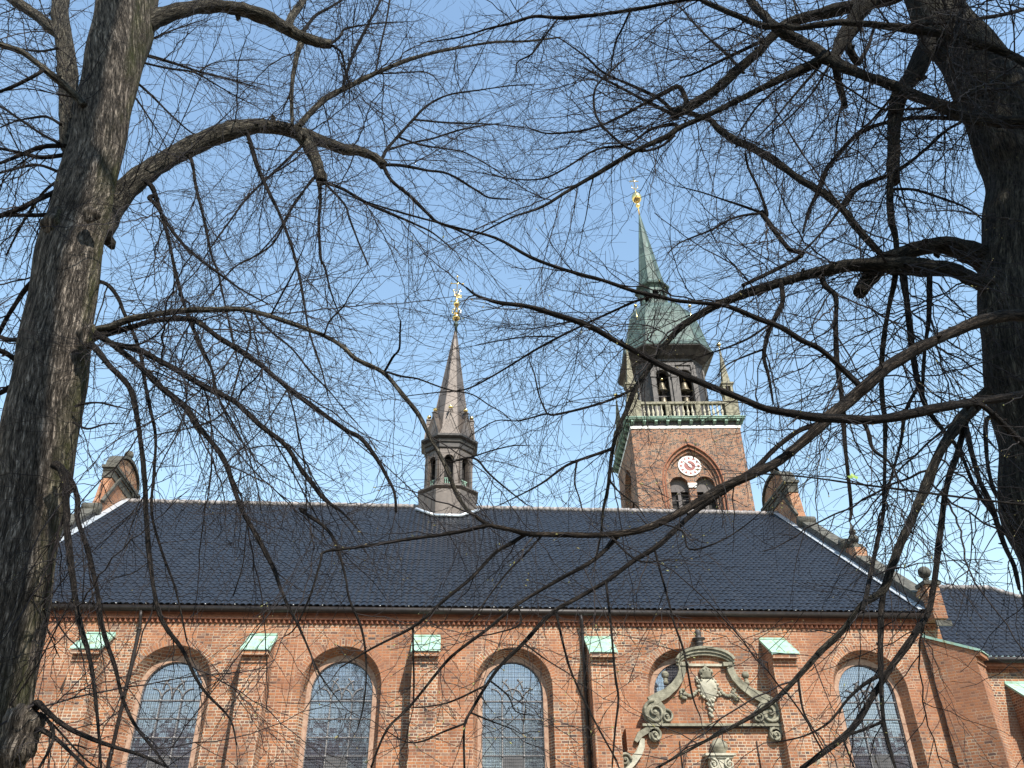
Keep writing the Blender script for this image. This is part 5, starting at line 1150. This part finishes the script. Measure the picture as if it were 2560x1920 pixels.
# the one unfolded leaf by the right gable
p = Vector(at(1700+1115*.3888, 640+1425*.3888, 3.35)); lf = MB()
for a, s in ((.3, .03), (1.5, .026), (2.7, .024)):
    d = Vector((math.cos(a), .3, math.sin(a))); u = Vector((-d.z, .2, d.x)).normalized()
    lf.add([p, p+d*s*.5+u*s*.4, p+d*s*1.1, p+d*s*.5-u*s*.4], [(0,1,2,3)], True)
lf.build('young_leaf', MAT['leaf'], right, fix=False)

# ------------------------------------------------------------------ behind the viewer: what the windows mirror and what shades the two lindens
def house(name, label, x0, x1, y, h, wallc, rows):
    hs = thing(name, label, 'house', ((x0+x1)/2, y, 0))
    m = MB(); m.box(x0, x1, y-9, y, 0, h-4); m.build('wall', wallc, hs)
    m = MB(); m.ext([(y+.4, h-4), (y-4.5, h), (y-9.4, h-4)], x0-.3, x1+.3, 'yz'); rf = m.build('roof', MAT['roof_red'], hs)
    for k in range(3):
        xc = x0+(x1-x0)*(k+.5)/3; m = MB(); m.box(xc-.6, xc+.6, y-5.2, y-4.2, h-1.2, h+1.3); m.build('chimney', MAT['brick_plain'], rf)
    n = int((x1-x0)/2.6)
    for r in range(rows):
        for k in range(n):
            xc = x0+(k+.5)*(x1-x0)/n; z = 1.6+r*3.3
            m = MB(); m.box(xc-.6, xc+.6, y+.005, y+.06, z, z+1.8); f = m.build('window', MAT['white'], hs)
            m = MB(); m.box(xc-.5, xc+.5, y+.061, y+.07, z+.1, z+1.7); m.build('pane', MAT['dark'], f)
MAT['roof_red'] = plain_mat('red_roof_tiles', (.10,.035,.025), (.17,.06,.04), .9, scale=5)
MAT['render_wall'] = plain_mat('dull_plaster', (.14,.12,.10), (.20,.175,.15), .9, scale=2)
house('town_house', 'plastered town house with red roof behind the viewer on the left', -46, -9, -26, 18, MAT['render_wall'], 4)
house('town_house', 'brick town house with red roof behind the viewer on the right', 24, 60, -26, 17.2, MAT['brick_plain'], 3)
house('town_house', 'low dark plastered town house far behind the viewer in the middle', -8, 22, -40, 14, MAT['render_wall'], 3)
house('town_house', 'wide plastered town house far behind the viewer at the far left', -100, -48, -30, 20, MAT['render_wall'], 4)
house('town_house', 'wide plastered town house far behind the viewer at the far right', 62, 110, -30, 20, MAT['render_wall'], 4)
def rear_tree(label, base, h, r0, limbs, crown, seed, lean=0.0):
    root = thing('rear_tree', label, 'tree', base); q = random.Random(seed); b = Vector(base)
    n = 14; pts = [b+Vector((lean*h*k/n+.08*math.sin(1.1*k), .2*math.cos(.8*k), h*k/n)) for k in range(n+1)]
    m = MB(); m.tube(pts, [r0*(1.25 if k == 0 else 1)*(1-.55*k/n) for k in range(n+1)], 20, uv=True); m.build('trunk', MAT['bark_shaded'], root, fix=False)
    tw = Twigs()
    for k in range(limbs):
        f = q.uniform(.3, .98); p = b+Vector((lean*h*f, 0, h*f)); a = q.uniform(0, 6.28); l = q.uniform(2.5, 5)*(1.2-.6*f); P = [p]; d = Vector((math.cos(a), math.sin(a), q.uniform(.1, .9))).normalized()
        for j in range(8): d = (d+Vector((q.uniform(-.2,.2), q.uniform(-.2,.2), q.uniform(-.25,.15)))).normalized(); P.append(P[-1]+d*l/8)
        m = MB(); rr = q.uniform(.04, .11); m.tube(P, [rr*(1-.85*j/8) for j in range(9)], 8, uv=True); m.build('limb', MAT['branch'], root, fix=False)
        for j in range(2, 9):
            for _ in range(3): grow(tw, None, np.array(P[j]), rvec(), rnd.uniform(.5, 1.3), .006, 0, 1, 0, 0, .12)
    tw.build('twigs', MAT['twig'], root, kind='stuff')
    if crown:
        m = MB()
        for c, rad, nn in crown:
            for _ in range(nn):
                u = Vector((q.gauss(0,1), q.gauss(0,1), q.gauss(0,1))).normalized()*q.random()**.4
                p = Vector((c[0]+u.x*rad[0], c[1]+u.y*rad[1], c[2]+u.z*rad[2])); s = q.uniform(.06, .13)
                e1 = Vector((q.gauss(0,1), q.gauss(0,1), q.gauss(0,1))).normalized(); e2 = e1.orthogonal().normalized()
                m.add([p-e1*s, p+e2*s*.5, p+e1*s, p-e2*s*.5], [(0,1,2,3)])
        m.build('crown', MAT['shade_leaf'], root, fix=False)
MAT['shade_leaf'] = plain_mat('shade_crown_leaves', (.03,.05,.015), (.06,.09,.03), .5, scale=3)
rear_tree('bare linden close behind the viewer with a straight trunk', (1.2, -1.6, 0), 24, .30, 7, None, 4, -.12)
rear_tree('linden behind the viewer on the right, leaf crown added for shade', (8.8, -2.2, 0), 21, .36, 22,
          [((8.4,-1.9,11.6), (2.0,1.8,2.2), 5200), ((8.8,-2.1,14.4), (2.0,1.9,2.2), 5200), ((9.2,-2.0,17.2), (1.7,1.6,1.8), 2300), ((10.4,-2.6,13.6), (1.5,1.5,2.4), 1500)], 9)  # unseen leaf crown, added and sized to shade the right linden's trunk
